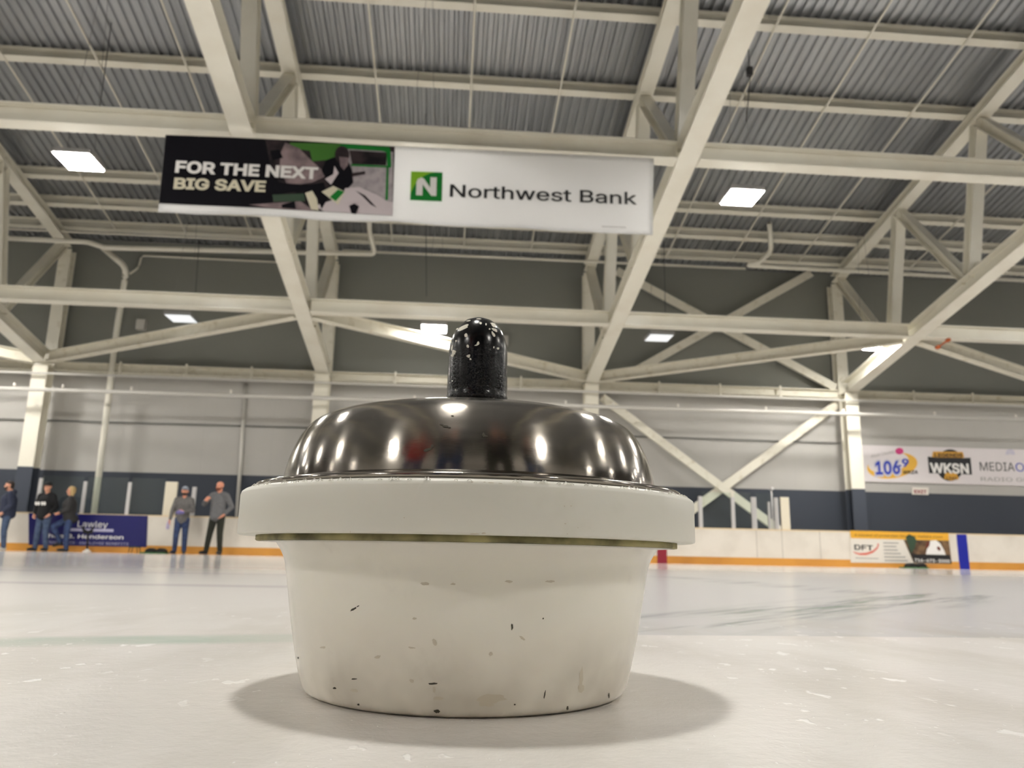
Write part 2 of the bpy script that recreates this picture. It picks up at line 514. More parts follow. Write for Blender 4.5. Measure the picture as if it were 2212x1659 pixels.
# ---------------------------------------------------------------- steel frame
TX = [-11.35, -3.72, 3.96, 11.73]
def chord_z(Y): return 5.02 + 0.2 * (22.25 - (Y if Y >= RIDGE else 2 * RIDGE - Y))      # underside of the lower chord
def top_z(Y): return 8.58 + 0.2 * (22.6 - (Y if Y >= RIDGE else 2 * RIDGE - Y))         # underside of the upper chord
truss_labels = [
    'white steel roof truss at the far left, its column behind the people in dark hoodies',
    'white steel roof truss crossing behind the left half of the hanging banner',
    'white steel roof truss rising past the right end of the hanging banner',
    'white steel roof truss at the far right, coming down beside the radio banner']
col_labels = [
    'cream steel column with blue foot behind the people on the far left',
    'cream steel column directly left above the shiny metal dome',
    'cream steel column behind the right side of the metal dome',
    'cream steel column with blue foot just left of the radio banner']
BOT = [9.25, 12.75, 16.3, 19.7]
TOP = [8.4, 11.9, 15.5, 18.9, 22.35]
for X, lab, clab in zip(TX, truss_labels, col_labels):
    t = thing('roof_truss', lab, 'roof truss', (X, 22.2, chord_z(22.2)), 'steel roof trusses')
    bm = bmesh.new()
    ibeam(bm, (X, 22.2, chord_z(22.2)), (X, RIDGE, chord_z(RIDGE)), 0.36, 0.37)
    ibeam(bm, (X, RIDGE, chord_z(RIDGE)), (X, YS + .1, chord_z(YS + .1)), 0.36, 0.37)
    obj('bottom_chord', bm, M['steel'], t)
    bm = bmesh.new()
    ibeam(bm, (X, 22.5, top_z(22.5)), (X, RIDGE, top_z(RIDGE)), 0.25, 0.33)
    ibeam(bm, (X, RIDGE, top_z(RIDGE)), (X, YS + .1, top_z(YS + .1)), 0.25, 0.33)
    obj('top_chord', bm, M['steel'], t)
    for yb, yt in zip(BOT, TOP):
        bm = bmesh.new()
        prism(bm, (X, yb + .05, chord_z(yb) + 0.32), (X, yt, top_z(yt) + 0.02), [(p[0] - .13, p[1]) for p in isect(0.26, 0.27, .018, .014)], (0, -1, 0))
        obj('vertical', bm, M['steel'], t)
    for yb, yt in zip(BOT, TOP[1:]):
        bm = bmesh.new()
        prism(bm, (X, yb + .15, chord_z(yb) + 0.3), (X, yt, top_z(yt) + 0.02), [(p[0] - .11, p[1]) for p in isect(0.22, 0.24, .018, .014)], (0, 0, 1))
        obj('diagonal', bm, M['steel'], t)
    for yb in BOT:
        bm = bmesh.new(); box(bm, (X - .012, yb - .28, chord_z(yb) + .30), (X + .012, yb + .36, chord_z(yb) + .62))
        obj('gusset_plate', bm, M['steel'], t)
    k = thing('steel_column', clab, 'column', (X, 22.3, 0), 'steel columns along the far wall')
    bm = bmesh.new(); prism(bm, (X, 22.1, 0), (X, 22.1, 5.0), isect(0.38, 0.40, .025, .02), (0, 1, 0))
    obj('lower_shaft', bm, M['column'], k)
    bm = bmesh.new(); prism(bm, (X, 22.52, 5.0), (X, 22.52, 8.56), isect(0.30, 0.34, .02, .016), (0, 1, 0))
    obj('upper_shaft', bm, M['steel_worn'], k)
    bm = bmesh.new(); box(bm, (X - .22, 22.06, 5.0), (X + .22, 22.86, 5.03)); 
    obj('cap_plate', bm, M['steel'], k)

# level struts between the trusses, on the lower chords
XS = [-19.0] + TX + [19.4]
bay_name = ['in the bay at the left edge', 'in the bay left of the hanging banner', 'in the middle bay', 'in the bay right of the hanging banner', 'in the bay at the right edge']
for Y, z, row in ((18.65, 5.745, 'lower, farther'), (12.57, 6.955, 'higher, nearer')):
    for i in range(5):
        a, b = XS[i] + (.2 if i else 0), XS[i+1] - (.2 if i < 4 else 0)
        if i == 2 and Y < 15: lab = 'white level I-beam from which the long banner hangs'
        else: lab = 'white level I-beam of the %s row, %s' % (row, bay_name[i])
        bm = bmesh.new(); ibeam(bm, (a, Y, z), (b, Y, z), 0.34, 0.30)
        tag(obj('strut_beam', bm, M['steel']), lab, 'beam', 'level beams between the trusses')
# sloping braces in the plane of the lower chords
pairs = [((TX[0]+.2, 22.1), (TX[1]-.2, 18.9), 'white sloping brace rising right from the left column, left of the metal dome'),
         ((TX[2]-.2, 22.1), (TX[1]+.2, 18.9), 'white sloping brace behind the black knob, falling to the right'),
         ((TX[2]+.2, 22.1), (TX[3]-.2, 18.9), 'long white sloping brace rising right from the column behind the dome'),
         ((19.2, 22.1), (TX[3]+.2, 18.9), 'white sloping brace with rusty orange bolts at the right edge'),
         ((-18.9, 18.9), (TX[0]-.2, 22.1), 'white sloping brace meeting the far left column from the left edge')]
for (xa, ya), (xb, yb), lab in pairs:
    bm = bmesh.new()
    ibeam(bm, (xa, ya, chord_z(ya) + .02), (xb, yb, chord_z(yb) - .02), 0.30, 0.24)
    o = tag(obj('roof_brace', bm, M['steel_worn']), lab, 'brace', 'sloping braces between column heads and level beams')
# purlins
pl = ['directly against the far wall', 'second out from the far wall', 'third out from the far wall, below the bright lamps', 'hidden mostly behind the banner beam', 'next above the banner beam', 'nearest the camera at the top edge']
PURL = [22.0, 20.92, 19.72, 17.75, 15.75, 13.68]
for Y, w in zip(PURL, pl):
    bm = bmesh.new()
    zt = roof_z(Y)
    prism(bm, (-20, Y, zt - 0.27), (20.5, Y, zt - 0.27), isect(0.262, 0.19, .016, .012), (0, 0.2, 1))
    tag(obj('roof_purlin', bm, M['steel']), 'long white roof purlin %s' % w, 'purlin', 'roof purlins')
# sag rods
RX = [-9.75, -7.8, -5.96, -1.94, 0.14, 2.11, 6.2, 8.2, 10.25, 13.8]
rl = ['leftmost thin rod under the roof, at the left edge', 'second thin rod under the roof from the left', 'thin rod under the roof just left of the second truss',
      'thin rod under the roof above the left part of the banner', 'thin rod under the roof above the banner centre, over the black knob', 'thin rod under the roof above the right part of the banner',
      'thin rod under the roof close right of the third truss', 'thin rod under the roof midway between third and fourth truss', 'thin rod under the roof close left of the fourth truss', 'thin rod under the roof at the right edge']
for X, lab in zip(RX, rl):
    bm = bmesh.new()
    tube(bm, [(X, 21.95, roof_z(21.95) - .30), (X, 11.7, roof_z(11.7) - .30)], 0.022, 8)
    tag(obj('sag_rod', bm, M['steel']), 'white ' + lab, 'rod', 'thin rods between the purlins')

# horizontal girt on the wall between columns
gl = ['left of the far left column', 'left of the metal dome', 'behind the black knob', 'right of the metal dome', 'above the radio banner']
for i in range(5):
    a, b = XS[i] + (.22 if i else 0), XS[i+1] - (.22 if i < 4 else 0)
    bm = bmesh.new(); ibeam(bm, (a, 22.5, 4.92), (b, 22.5, 4.92), 0.25, 0.30, tf=.02)
    for k in range(1, 4):
        xk = a + (b - a) * k / 4
        box(bm, (xk - .03, 22.33, 4.86), (xk + .03, 22.36, 5.22))
    tag(obj('wall_girt', bm, M['steel_worn']), 'worn cream wall girt with clamps, %s' % gl[i], 'girt', 'girts at column head height')
# X braces on the wall in the bay right of the dome
for (p, q, lab) in (((1332, 585), (1805, 838), 'upper wall brace falling right, over the bay right of the dome'), ((1375, 800), (1752, 590), 'upper wall brace rising right, over the bay right of the dome'),
                    ((1300, 858), (1735, 1184), 'lower wall brace falling right, its end behind the glass posts'), ((1815, 868), (1385, 1182), 'lower wall brace rising right towards the column beside the radio banner')):
    dy = 0.0 if 'falling' in lab else 0.10
    bm = bmesh.new()
    a, b = A(*p, 22.6 + dy), A(*q, 22.6 + dy)
    prism(bm, a, b, [(-.12, -.04), (-.12, .04), (.12, .04), (.12, -.04)], (0, 0, 1))
    tag(obj('wall_brace', bm, M['steel_worn']), 'flat cream ' + lab, 'brace', 'crossed wall braces')

# pipes
def pipe(name, pts, r, lab, cat='pipe', m='galv', group=None, rad=0.12):
    bm = bmesh.new(); tube(bm, rounded(pts, rad), r, 12)
    return tag(obj(name, bm, M[m], smooth=True), lab, cat, group)
Yp = 21.95
pipe('handrail_pipe', [A(-60, 801, Yp), A(2280, 880, Yp)], 0.032, 'thin pale pipe running across the columns at their heads')
Yp2 = 21.6
t = thing('sprinkler_pipe', 'lower pale pipe with upright sprinkler heads across the columns', 'pipe', A(1106, 873, Yp2))
bm = bmesh.new(); tube(bm, [A(-60, 837, Yp2), A(2280, 908, Yp2)], 0.055, 12); obj('pipe_run', bm, M['galv'], t, True)
for px in (30, 135, 283, 498, 675, 895, 1222, 1325, 1465, 1655, 1822, 2020, 2195):
    py = 839 + (px) * (908 - 838) / 2240
    p = A(px, py, Yp2)
    bm = bmesh.new(); tube(bm, [p, p + Vector((0, 0, .16))], 0.03, 8); obj('sprinkler_head', bm, M['white'], t, True)
pipe('main_pipe', [A(-40, 512, 21.2), A(190, 523, 21.2), A(225, 535, 21.1), A(810, 549, 21.2), A(798, 500, 20.9), A(797, 462, 20.5)], 0.07, 'thick cream pipe under the eave left of the banner end, elbowed up', m='steel')
pipe('main_pipe', [A(2260, 608, 21.3), A(1612, 573, 21.3), A(1640, 568, 21.2), A(1666, 541, 21.0), A(1662, 482, 20.3)], 0.07, 'thick cream pipe under the eave at right, elbowed up to the roof', m='steel')
pipe('eave_pipe', [A(-40, 492, 21.85), A(650, 524, 21.85)], 0.03, 'thin cream pipe just above the thick pipe at upper left', m='steel')
pipe('eave_pipe', [A(740, 541, 21.85), A(1610, 580, 21.85)], 0.04, 'thin cream pipe along the eave, above the black knob', m='steel')
pipe('roof_drain', [A(222, 535, 21.9), A(272, 577, 22.0), A(270, 606, 22.2), A(254, 700, 22.4), A(226, 925, 22.4), A(198, 1150, 22.4)], 0.085, 'cream drain pipe coming down the wall behind the seated blonde woman', m='steel', rad=.25)
pipe('conduit', [A(280, 592, 22.905), A(300, 578, 22.905), A(306, 552, 22.905), A(640, 568, 22.905)], 0.032, 'thin conduit stepping up from the drain pipe on the dark upper wall', m='steel')
pipe('conduit', [A(531, 828, 22.88), A(508, 1165, 22.88)], 0.052, 'thin vertical conduit right of the bald man', m='galv')
pipe('wall_cable', [A(-40, 904, 22.9), A(700, 925, 22.9)], 0.022, 'thin grey line along the pale wall left of the dome', 'cable', 'greyline')
pipe('wall_cable', [A(1290, 940, 22.9), A(1815, 957, 22.9)], 0.018, 'thin grey line along the pale wall right of the dome', 'cable', 'greyline')
for pts, Y, lab in (([(250, -20), (213, 250)], 15.0, 'thin dark hanging wire at the upper left'), ([(918, -20), (921, 640)], 17.0, 'thin dark hanging wire left of the black knob'), ([(430, 520), (421, 660)], 20.0, 'thin dark hanging wire over the left wall'), ([(1434, 520), (1437, 675)], 20.0, 'thin dark hanging wire right of the third truss')):
    bm = bmesh.new(); tube(bm, [A(*p, Y) for p in pts], 0.009, 6)
    tag(obj('hanging_wire', bm, M['wire']), lab, 'wire', 'thin hanging wires')
bm = bmesh.new(); tube(bm, [A(1622, 150, 13.5), A(1612, 262, 13.5)], 0.010, 6); p = A(1619, 152, 13.5); box(bm, (p.x - .05, p.y - .05, p.z - .12), (p.x + .05, p.y + .05, p.z + .06)); tube(bm, [p, p + Vector((0, 0, 1.2))], .01, 6)
tag(obj('hanging_wire', bm, M['wire']), 'dark wire with a small connector box beside the third truss', 'wire', 'thin hanging wires')
bm = bmesh.new(); p = A(303, 700, 22.8); box(bm, (p.x - .12, 22.8, p.z - .15), (p.x + .12, YN, p.z + .15)); bmesh.ops.bevel(bm, geom=bm.edges[:], offset=.015, segments=2)
tag(obj('junction_box', bm, M['galv']), 'square grey box on the dark upper wall at left', 'box')
bm = bmesh.new(); p = A(1089, 735, 22.8); box(bm, (p.x - .12, 22.8, p.z - .15), (p.x + .12, YN, p.z + .15)); bmesh.ops.bevel(bm, geom=bm.edges[:], offset=.015, segments=2)
tag(obj('junction_box', bm, M['galv']), 'square grey box on the wall beside the black knob', 'box')
# rusty bolts and clamp on the right-edge brace
bm = bmesh.new()
rust = mat('rusty_orange_clamp', srgb(170, 84, 40), 0.8)
a, b = A(2048, 735, 18.55), A(2026, 750, 18.55)
tube(bm, [a, b], .02, 8)
for p in (a, b): tube(bm, [p + Vector((0, -.05, 0)), p + Vector((0, .05, 0))], .05, 10)
tag(obj('beam_clamp', bm, rust), 'rusty orange clamp on the sloping brace at the right edge', 'clamp')

# ---------------------------------------------------------------- lamps
def lamp(loc, lit, lab, rod, group='square ceiling lamps'):
    t = thing('ceiling_lamp', lab, 'lamp', loc, group)
    x, y, z = loc
    bm = bmesh.new(); box(bm, (x - .33, y - .34, z + .004), (x + .33, y + .34, z + .09)); bmesh.ops.bevel(bm, geom=bm.edges[:], offset=.012, segments=2)
    obj('housing', bm, M['lampcase'], t)
    bm = bmesh.new(); box(bm, (x - .30, y - .31, z - .012), (x + .30, y + .31, z + .002))
    obj('lens', bm, M['lamp_on' if lit else 'lamp_dim'], t)
    for s in (-1, 1):
        bm = bmesh.new(); tube(bm, [(x + s * .25, y, z + .085), (x + s * .05, y, roof_z(y) - .02)], .004, 6)
        obj('hanger_wire', bm, M['hanger'], t)
seen = {(13.6, -6.85): 'bright ceiling lamp at the left, beside the black end of the banner', (13.6, 5.34): 'bright ceiling lamp right of the banner, beyond the third truss',
        (13.6, -0.75): 'bright ceiling lamp behind the long banner',
        (19.9, -0.57): 'bright ceiling lamp just left of the black knob', (19.9, 11.17): 'bright ceiling lamp against the fourth truss at right',
        (19.9, -6.97): 'dim unlit ceiling lamp over the left brace', (19.9, 5.37): 'dim unlit ceiling lamp right of the third truss'}
lit_off = {(19.9, -6.97), (19.9, 5.37)}
for key, lab in seen.items():
    y, x = key
    z = {13.6: 6.86, 19.9: 5.84}[y]
    lamp((x, y, z), key not in lit_off, lab, 1)
for y, z in ((19.9, 5.84), (13.6, 6.86), (7.5, 8.0), (1.4, 6.86), (-4.7, 5.84)):
    for x in {19.9: (-25.2, -13.0, 23.7, 29.8), 13.6: (-25.2, -19.1, -13.0, 12.4, 17.6, 23.7, 29.8), 7.5: (-19.1, -6.9, 5.35, 17.6), 1.4: (-25.2, -13.0, -0.7, 11.5, 23.7), -4.7: (-19.1, -6.9, 5.35, 17.6)}[y]:
        if any(abs(k[0] - y) < .5 and abs(k[1] - x) < 1.0 for k in seen): continue
        lamp((x, y, z), True, 'bright ceiling lamp in the rows outside the picture, over the rink', 1, 'ceiling lamps outside the picture')

# ---------------------------------------------------------------- boards around the ice
M['board'] = mat('white_board_plastic', srgb(226, 220, 210), 0.35, noise=(1.5, srgb(208, 201, 190), 0.45, 0.8))
M['kick'] = mat('yellow_kick_plate', srgb(206, 146, 62), 0.4, noise=(0.9, srgb(184, 124, 50), 0.45, 0.75))
M['cap'] = mat('cream_cap_rail', srgb(226, 205, 168), 0.4)
M['navy'] = mat('deep_blue_print', srgb(16, 18, 92), 0.4)
M['red'] = mat('dark_red_paint', srgb(140, 28, 50), 0.4)
M['blue'] = mat('strong_blue_paint', srgb(12, 28, 150), 0.4)
M['print_black'] = mat('black_print', srgb(16, 16, 20), 0.45)
M['print_white'] = mat('white_print', srgb(236, 234, 232), 0.45)
M['ink_pale'] = mat('pale_blue_print', srgb(180, 178, 206), 0.45)
BZ = A(1000, 1128, BOARD_Y).z
t = thing('dasher_board', 'white rink board with yellow kick plate along the far side of the ice', 'rink board', (0, BOARD_Y, 0))
bm = bmesh.new(); box(bm, (XW + 1, BOARD_Y, 0.19), (XE - 1, BOARD_Y + 0.12, BZ - 0.03)); obj('board_panel', bm, M['board'], t)
bm = bmesh.new(); box(bm, (XW + 1, BOARD_Y - 0.01, 0.0), (XE - 1, BOARD_Y + 0.12, 0.19)); obj('kick_plate', bm, M['kick'], t)
bm = bmesh.new(); box(bm, (XW + 1, BOARD_Y - 0.01, BZ - 0.03), (XE - 1, BOARD_Y + 0.15, BZ)); obj('cap_rail', bm, M['cap'], t)
for px in (1772, 1690, 1815 - 180):
    x = A(px, 1180, BOARD_Y).x
    bm = bmesh.new(); box(bm, (x - .008, BOARD_Y - .003, 0.19), (x + .008, BOARD_Y + .01, BZ - .03)); obj('panel_joint', bm, mat('board_joint', srgb(176, 170, 160), .6), t)
x = A(1430, 1200, BOARD_Y).x
bm = bmesh.new(); box(bm, (x - .13, BOARD_Y - .014, 0.0), (x + .13, BOARD_Y + .01, BZ - .03)); tag(obj('centre_line_mark', bm, M['red'], t), 'dark red stripe')
x = A(2080, 1190, BOARD_Y).x
bm = bmesh.new(); box(bm, (x - .14, BOARD_Y - .014, 0.0), (x + .14, BOARD_Y + .01, BZ - .02)); tag(obj('blue_line_mark', bm, M['blue'], t), 'blue stripe')
# near-side board behind the camera
t = thing('dasher_board', 'white rink board behind the camera', 'rink board', (0, -5.4, 0))
bm = bmesh.new(); box(bm, (XW + 1, -5.52, 0.19), (XE - 1, -5.40, BZ)); obj('board_panel', bm, M['board'], t)
bm = bmesh.new(); box(bm, (XW + 1, -5.52, 0), (XE - 1, -5.38, 0.19)); obj('kick_plate', bm, M['kick'], t)

# glass posts and panes on the boards
M['post'] = mat('aluminium_post', srgb(206, 204, 204), 0.35, 0.3)
M['postw'] = mat('cream_post', srgb(226, 218, 198), 0.5)
gm = bpy.data.materials.new('rink_glass'); gm.use_nodes = True
nt = gm.node_tree
nt.nodes.remove(nt.nodes['Principled BSDF'])
tr = nt.nodes.new('ShaderNodeBsdfTransparent'); tr.inputs[0].default_value = (0.93, 0.97, 0.95, 1)
gl = nt.nodes.new('ShaderNodeBsdfGlossy'); gl.inputs['Roughness'].default_value = 0.03
fr = nt.nodes.new('ShaderNodeFresnel'); fr.inputs[0].default_value = 1.5
mx = nt.nodes.new('ShaderNodeMixShader')
nt.links.new(fr.outputs[0], mx.inputs[0]); nt.links.new(tr.outputs[0], mx.inputs[1]); nt.links.new(gl.outputs[0], mx.inputs[2])
nt.links.new(mx.outputs[0], nt.nodes['Material Output'].inputs[0])
M['glass'] = gm
PY = BOARD_Y + 0.06
posts = [(90, 1033, 3.5, 'post', 'post on the board behind the man in the black hoodie'), (186, 1040, 3.5, 'post on the board behind the blonde woman, right of her'), (282, 1042, 3.5, 'post on the board above the right end of the blue advertisement'),
         (372, 1041, 12, 'wide cream post beside the man in the dark cap'), (421, 1052, 4, 'post on the board between the two men in grey sweaters'),
         (1512, 1072, 4, 'first glass post on the board right of the white disc'), (1582, 1074, 4, 'second glass post on the board right of the white disc'), (1627, 1074, 5.5, 'third glass post on the board right of the white disc'),
         (1660, 1084, 2.5, 'thin glass post between the third post and the wide cream post'), (1675, 1075, 4.5, 'glass post touching the wide cream post at right'), (1694, 1074, 9.5, 'wide cream post ending the row right of the white disc')]
px_post = []
c_ = A(230, 1110, PY); screen_l = thing('glass_screen', 'clear rink glass screen with metal posts on the board behind the blonde woman', 'glass screen', (c_.x, PY, BZ), 'glass screens on the far board')
c_ = A(1600, 1140, PY); screen_r = thing('glass_screen', 'clear rink glass screen with metal posts on the board right of the white disc', 'glass screen', (c_.x, PY, BZ), 'glass screens on the far board')
for i, q in enumerate(posts):
    px, py, hw, lab = q[0], q[1], q[2], q[-1]
    p = A(px, py, PY); w = hw / FPX * PY
    bm = bmesh.new(); box(bm, (p.x - w, PY - .03, BZ), (p.x + w, PY + .03, p.z)); bmesh.ops.bevel(bm, geom=bm.edges[:], offset=.008, segments=2)
    if hw < 6 and hw > 4.2: box(bm, (p.x - .006, PY - .045, BZ), (p.x + .006, PY - .03, p.z - .02))
    if i == 4:
        tag(obj('glass_post', bm, M['post']), 'lone grey metal ' + lab, 'post')
    else:
        o = obj('post', bm, M['postw' if hw > 7 else 'post'], screen_l if i < 4 else screen_r)
        if hw > 7: tag(o, 'wide cream post')
    px_post.append((px, p.x, p.z, w))
for i, j in ((0, 1), (1, 2), (2, 3), (5, 6), (6, 7), (7, 9)):
    xa, xb = px_post[i][1] + px_post[i][3] + .002, px_post[j][1] - px_post[j][3] - .002
    bm = bmesh.new(); box(bm, (xa, PY - .006, BZ), (xb, PY + .006, min(px_post[i][2], px_post[j][2]) + .12))
    tag(obj('glass_pane', bm, M['glass'], screen_l if i < 4 else screen_r), 'clear glass')
bm = bmesh.new(); p = A(1666, 1055, PY - .10); lathe(bm, [(0, p.z - .05), (.06, p.z - .03), (.07, p.z), (.05, p.z + .03), (0, p.z + .04)], (p.x, PY - .10), 16); box(bm, (p.x - .015, PY - .06 - .045, BZ), (p.x + .015, PY - .06 - .035, p.z - .03))  # added knob and stem, shaped for a bright reflection in the glass
tag(obj('glass_glint_knob', bm, M['post'], smooth=True), 'small shiny knob added for a bright reflection in the glass above the posts', 'reflection stand-in')

# ---- advertisements on the boards
AY = BOARD_Y - 0.0255
p0, p1 = A(62, 1112, AY), A(318, 1183, AY)
t = thing('advertising_panel', 'deep blue advertisement with white lettering on the board behind the blonde woman', 'advertisement', (p0.x, AY, p1.z))
pxpoly('backing', [(62, 1108), (319, 1114), (316, 1182), (62, 1177)], AY, M['navy'], t, .01)
text('lettering', 'Lawley', (167, 1138), (232, 1140), AY - .004, M['print_white'], t, cap=19)
pxpoly('divider', [(148, 1141), (245, 1143), (245, 1149), (148, 1147)], AY - .004, M['ink_pale'], t, .003)
text('lettering', 'Rhoe B. Henderson', (92, 1161), (266, 1165), AY - .004, M['print_white'], t, cap=12, bold=.012)
text('lettering', 'INSURANCE · EMPLOYEE BENEFITS', (102, 1174), (277, 1178), AY - .004, M['ink_pale'], t, cap=8)

def at_ad(q): return q
t = thing('advertising_panel', 'yellow-topped advertisement with a cow picture on the board left of the blue stripe', 'advertisement', A(1945, 1217, AY))
M['yellow'] = mat('yellow_print', srgb(222, 166, 46), .45)
M['ad_white'] = mat('ad_white_print', srgb(226, 221, 212), .45)
M['green'] = mat('dark_green_print', srgb(44, 68, 48), .5)
M['brown'] = mat('brown_print', srgb(120, 92, 62), .5, noise=(6, srgb(66, 46, 30), .4, .65))
M['cow_brown'] = mat('dark_cow_print', srgb(100, 46, 30), .5)
M['grey_ink'] = mat('grey_print', srgb(150, 148, 146), .5)
M['swoosh'] = mat('red_swoosh_print', srgb(206, 106, 92), .5)
pxpoly('backing', [(1836, 1146), (2049, 1152), (2056, 1218), (1838, 1215)], AY, M['ad_white'], t, .01)
pxpoly('header_strip', [(1836, 1146), (2049, 1152), (2050, 1168), (1838, 1162.5)], AY - .004, M['yellow'], t, .003)
text('lettering', 'A blanket of protection for what matters most.', (1845, 1158), (2037, 1162), AY - .008, M['print_black'], t, cap=6.5, shear=.2)
pxpoly('picture', [(1952, 1166), (2050, 1168), (2056, 1218), (1974, 1216)], AY - .004, M['brown'], t, .003)
pxpoly('foliage', [(1956, 1160), (1964, 1154), (1976, 1160), (1980, 1168), (1976, 1184), (1968, 1196)], AY - .008, M['green'], t, .003)
pxpoly('cow', [(2006, 1178), (2010, 1168), (2022, 1167), (2031, 1174), (2040, 1190), (2044, 1202), (2000, 1200), (2002, 1188)], AY - .008, M['print_white'], t, .003)
pxpoly('cow_patch', ell(2004, 1176.5, 4, 8, tilt=20), AY - .012, M['cow_brown'], t, .003)
pxpoly('cow_patch', ell(2028, 1185, 3.2, 5, tilt=-35), AY - .012, M['cow_brown'], t, .003)
pxpoly('dark_band', [(1968, 1195), (1974, 1197), (2052, 1199), (2056, 1217), (1976, 1215)], AY - .010, M['print_black'], t, .003)
text('lettering', '716-673-3000', (1976, 1213), (2052, 1215.5), AY - .016, M['print_white'], t, cap=9, bold=.02)
text('lettering', 'DFT', (1846, 1187), (1886, 1189), AY - .006, M['print_black'], t, cap=15, bold=.02)
sw = [(1842 + 55 * i / 12, 1190 + 10 * math.sin(math.pi * i / 12 * .9) - i * .9) for i in range(13)]
pxpoly('swoosh', [(1842, 1191), (1848, 1196), (1858, 1199), (1872, 1199), (1886, 1194), (1896, 1185), (1899, 1176), (1896, 1173), (1895, 1181), (1886, 1189), (1872, 1194), (1856, 1195)], AY - .005, M['swoosh'], t, .003)
for i, w in enumerate((33, 28, 30, 36, 46, 50)):
    y0 = 1171.5 + i * 7.6; x0 = 1908 + i * .6
    pxpoly('fine_print', [(x0, y0), (x0 + w, y0 + .5), (x0 + w, y0 + 2.8), (x0, y0 + 2.3)], AY - .005, M['grey_ink'], t, .003)
pxpoly('fine_print', [(1848, 1204.5), (1898, 1206), (1898, 1207.5), (1848, 1206)], AY - .005, M['grey_ink'], t, .003)

# ---- radio banner and red sign on the far wall
WY = YN - 0.05
t = thing('wall_banner', 'white radio station banner on the wall right of the last column', 'banner', A(2100, 1045, WY))
M['vinyl'] = mat('white_vinyl', srgb(222, 216, 218), .45)
pxpoly('backing', [(1862, 961), (2420, 977), (2420, 1056), (1868, 1040)], WY, M['vinyl'], t, .02)
def zc(x, y): return (1840 + x / 5.946, 940 + y / 5.944)
def zl(L): return [zc(*q) for q in L]
M['gold'] = mat('gold_print', srgb(226, 176, 64), .5)
M['royal'] = mat('royal_blue_print', srgb(46, 66, 176), .5)
M['pink'] = mat('pink_print', srgb(196, 50, 120), .5)
M['silver'] = mat('silver_print', srgb(196, 194, 206), .5)
M['orange'] = mat('amber_print', srgb(204, 150, 44), .5)
pxpoly('logo_oval', zl(ell(520, 390, 325, 165, tilt=-8)), WY - .004, M['gold'], t, .003)
pxpoly('logo_oval_white', zl(ell(470, 350, 260, 130, tilt=-10)), WY - .008, M['vinyl'], t, .003)
text('lettering', '106', zc(310, 500), zc(625, 490), WY - .018, M['royal'], t, cap=37, bold=.03)
text('lettering_outline', '106', zc(292, 515), zc(645, 505), WY - .012, M['silver'], t, cap=42, bold=.07)
text('lettering', '.9', zc(600, 400), zc(738, 400), WY - .018, M['royal'], t, cap=22, bold=.03)
text('lettering', 'WKZA', zc(660, 498), zc(850, 495), WY - .016, M['print_black'], t, cap=10, bold=.02, shear=.1)
text('lettering', 'Kissin’ Country', zc(250, 290), zc(550, 225), WY - .016, M['grey_ink'], t, cap=9, shear=.2)
pxpoly('kiss_mark', zl(ell(612, 205, 52, 42)), WY - .016, M['pink'], t, .003)
pxpoly('logo_disc', zl(ell(1262, 385, 178, 205)), WY - .004, M['print_black'], t, .003)
pxpoly('logo_ribbon', zl([(1045, 210), (1425, 215), (1445, 290), (1030, 285)]), WY - .008, M['orange'], t, .003)
text('lettering', 'LEGENDS', zc(1065, 278), zc(1425, 280), WY - .012, M['print_black'], t, cap=10, bold=.03)
pxpoly('logo_plate', zl([(975, 275), (1120, 290), (1400, 295), (1525, 290), (1545, 508), (1400, 500), (1120, 490), (995, 490)]), WY - .010, M['print_black'], t, .003)
text('lettering', 'WKSN', zc(1010, 478), zc(1510, 490), WY - .016, M['print_white'], t, cap=28, bold=.03)
pxpoly('logo_medal', zl([(1205, 480), (1345, 485), (1375, 565), (1270, 585), (1185, 560)]), WY - .014, M['orange'], t, .003)
text('lettering', '1340', zc(1210, 570), zc(1350, 572), WY - .018, M['print_black'], t, cap=9, bold=.02)
text('lettering', 'MEDIA', zc(1650, 455), zc(2095, 462), WY - .006, M['print_black'], t, cap=26)
text('lettering', 'ONE', zc(2110, 465), zc(2450, 472), WY - .006, M['royal'], t, cap=26)
text('lettering', 'RADIO GROUP', zc(1660, 588), zc(2560, 605), WY - .006, M['grey_ink'], t, cap=12)
for r0 in (60, 42, 24):
    pxpoly('fingerprint_mark', zl(ell(2035, 250, r0 * .95, r0 * 1.15, 16, 180, 360) + list(reversed(ell(2035, 250, r0 * .95 - 9, r0 * 1.15 - 9, 16, 180, 360)))), WY - .006, M['ink_pale'], t, .003)
t = thing('exit_sign', 'small red and white exit sign on the wall below the radio banner', 'sign', A(1988, 1068, WY))
pxpoly('backing', [(1971, 1052), (2006, 1053), (2006, 1069), (1971, 1068)], WY, M['ad_white'], t, .03)
text('lettering', 'EXIT', (1975, 1065), (2002, 1066), WY - .004, M['red'], t, cap=9.5, bold=.03)

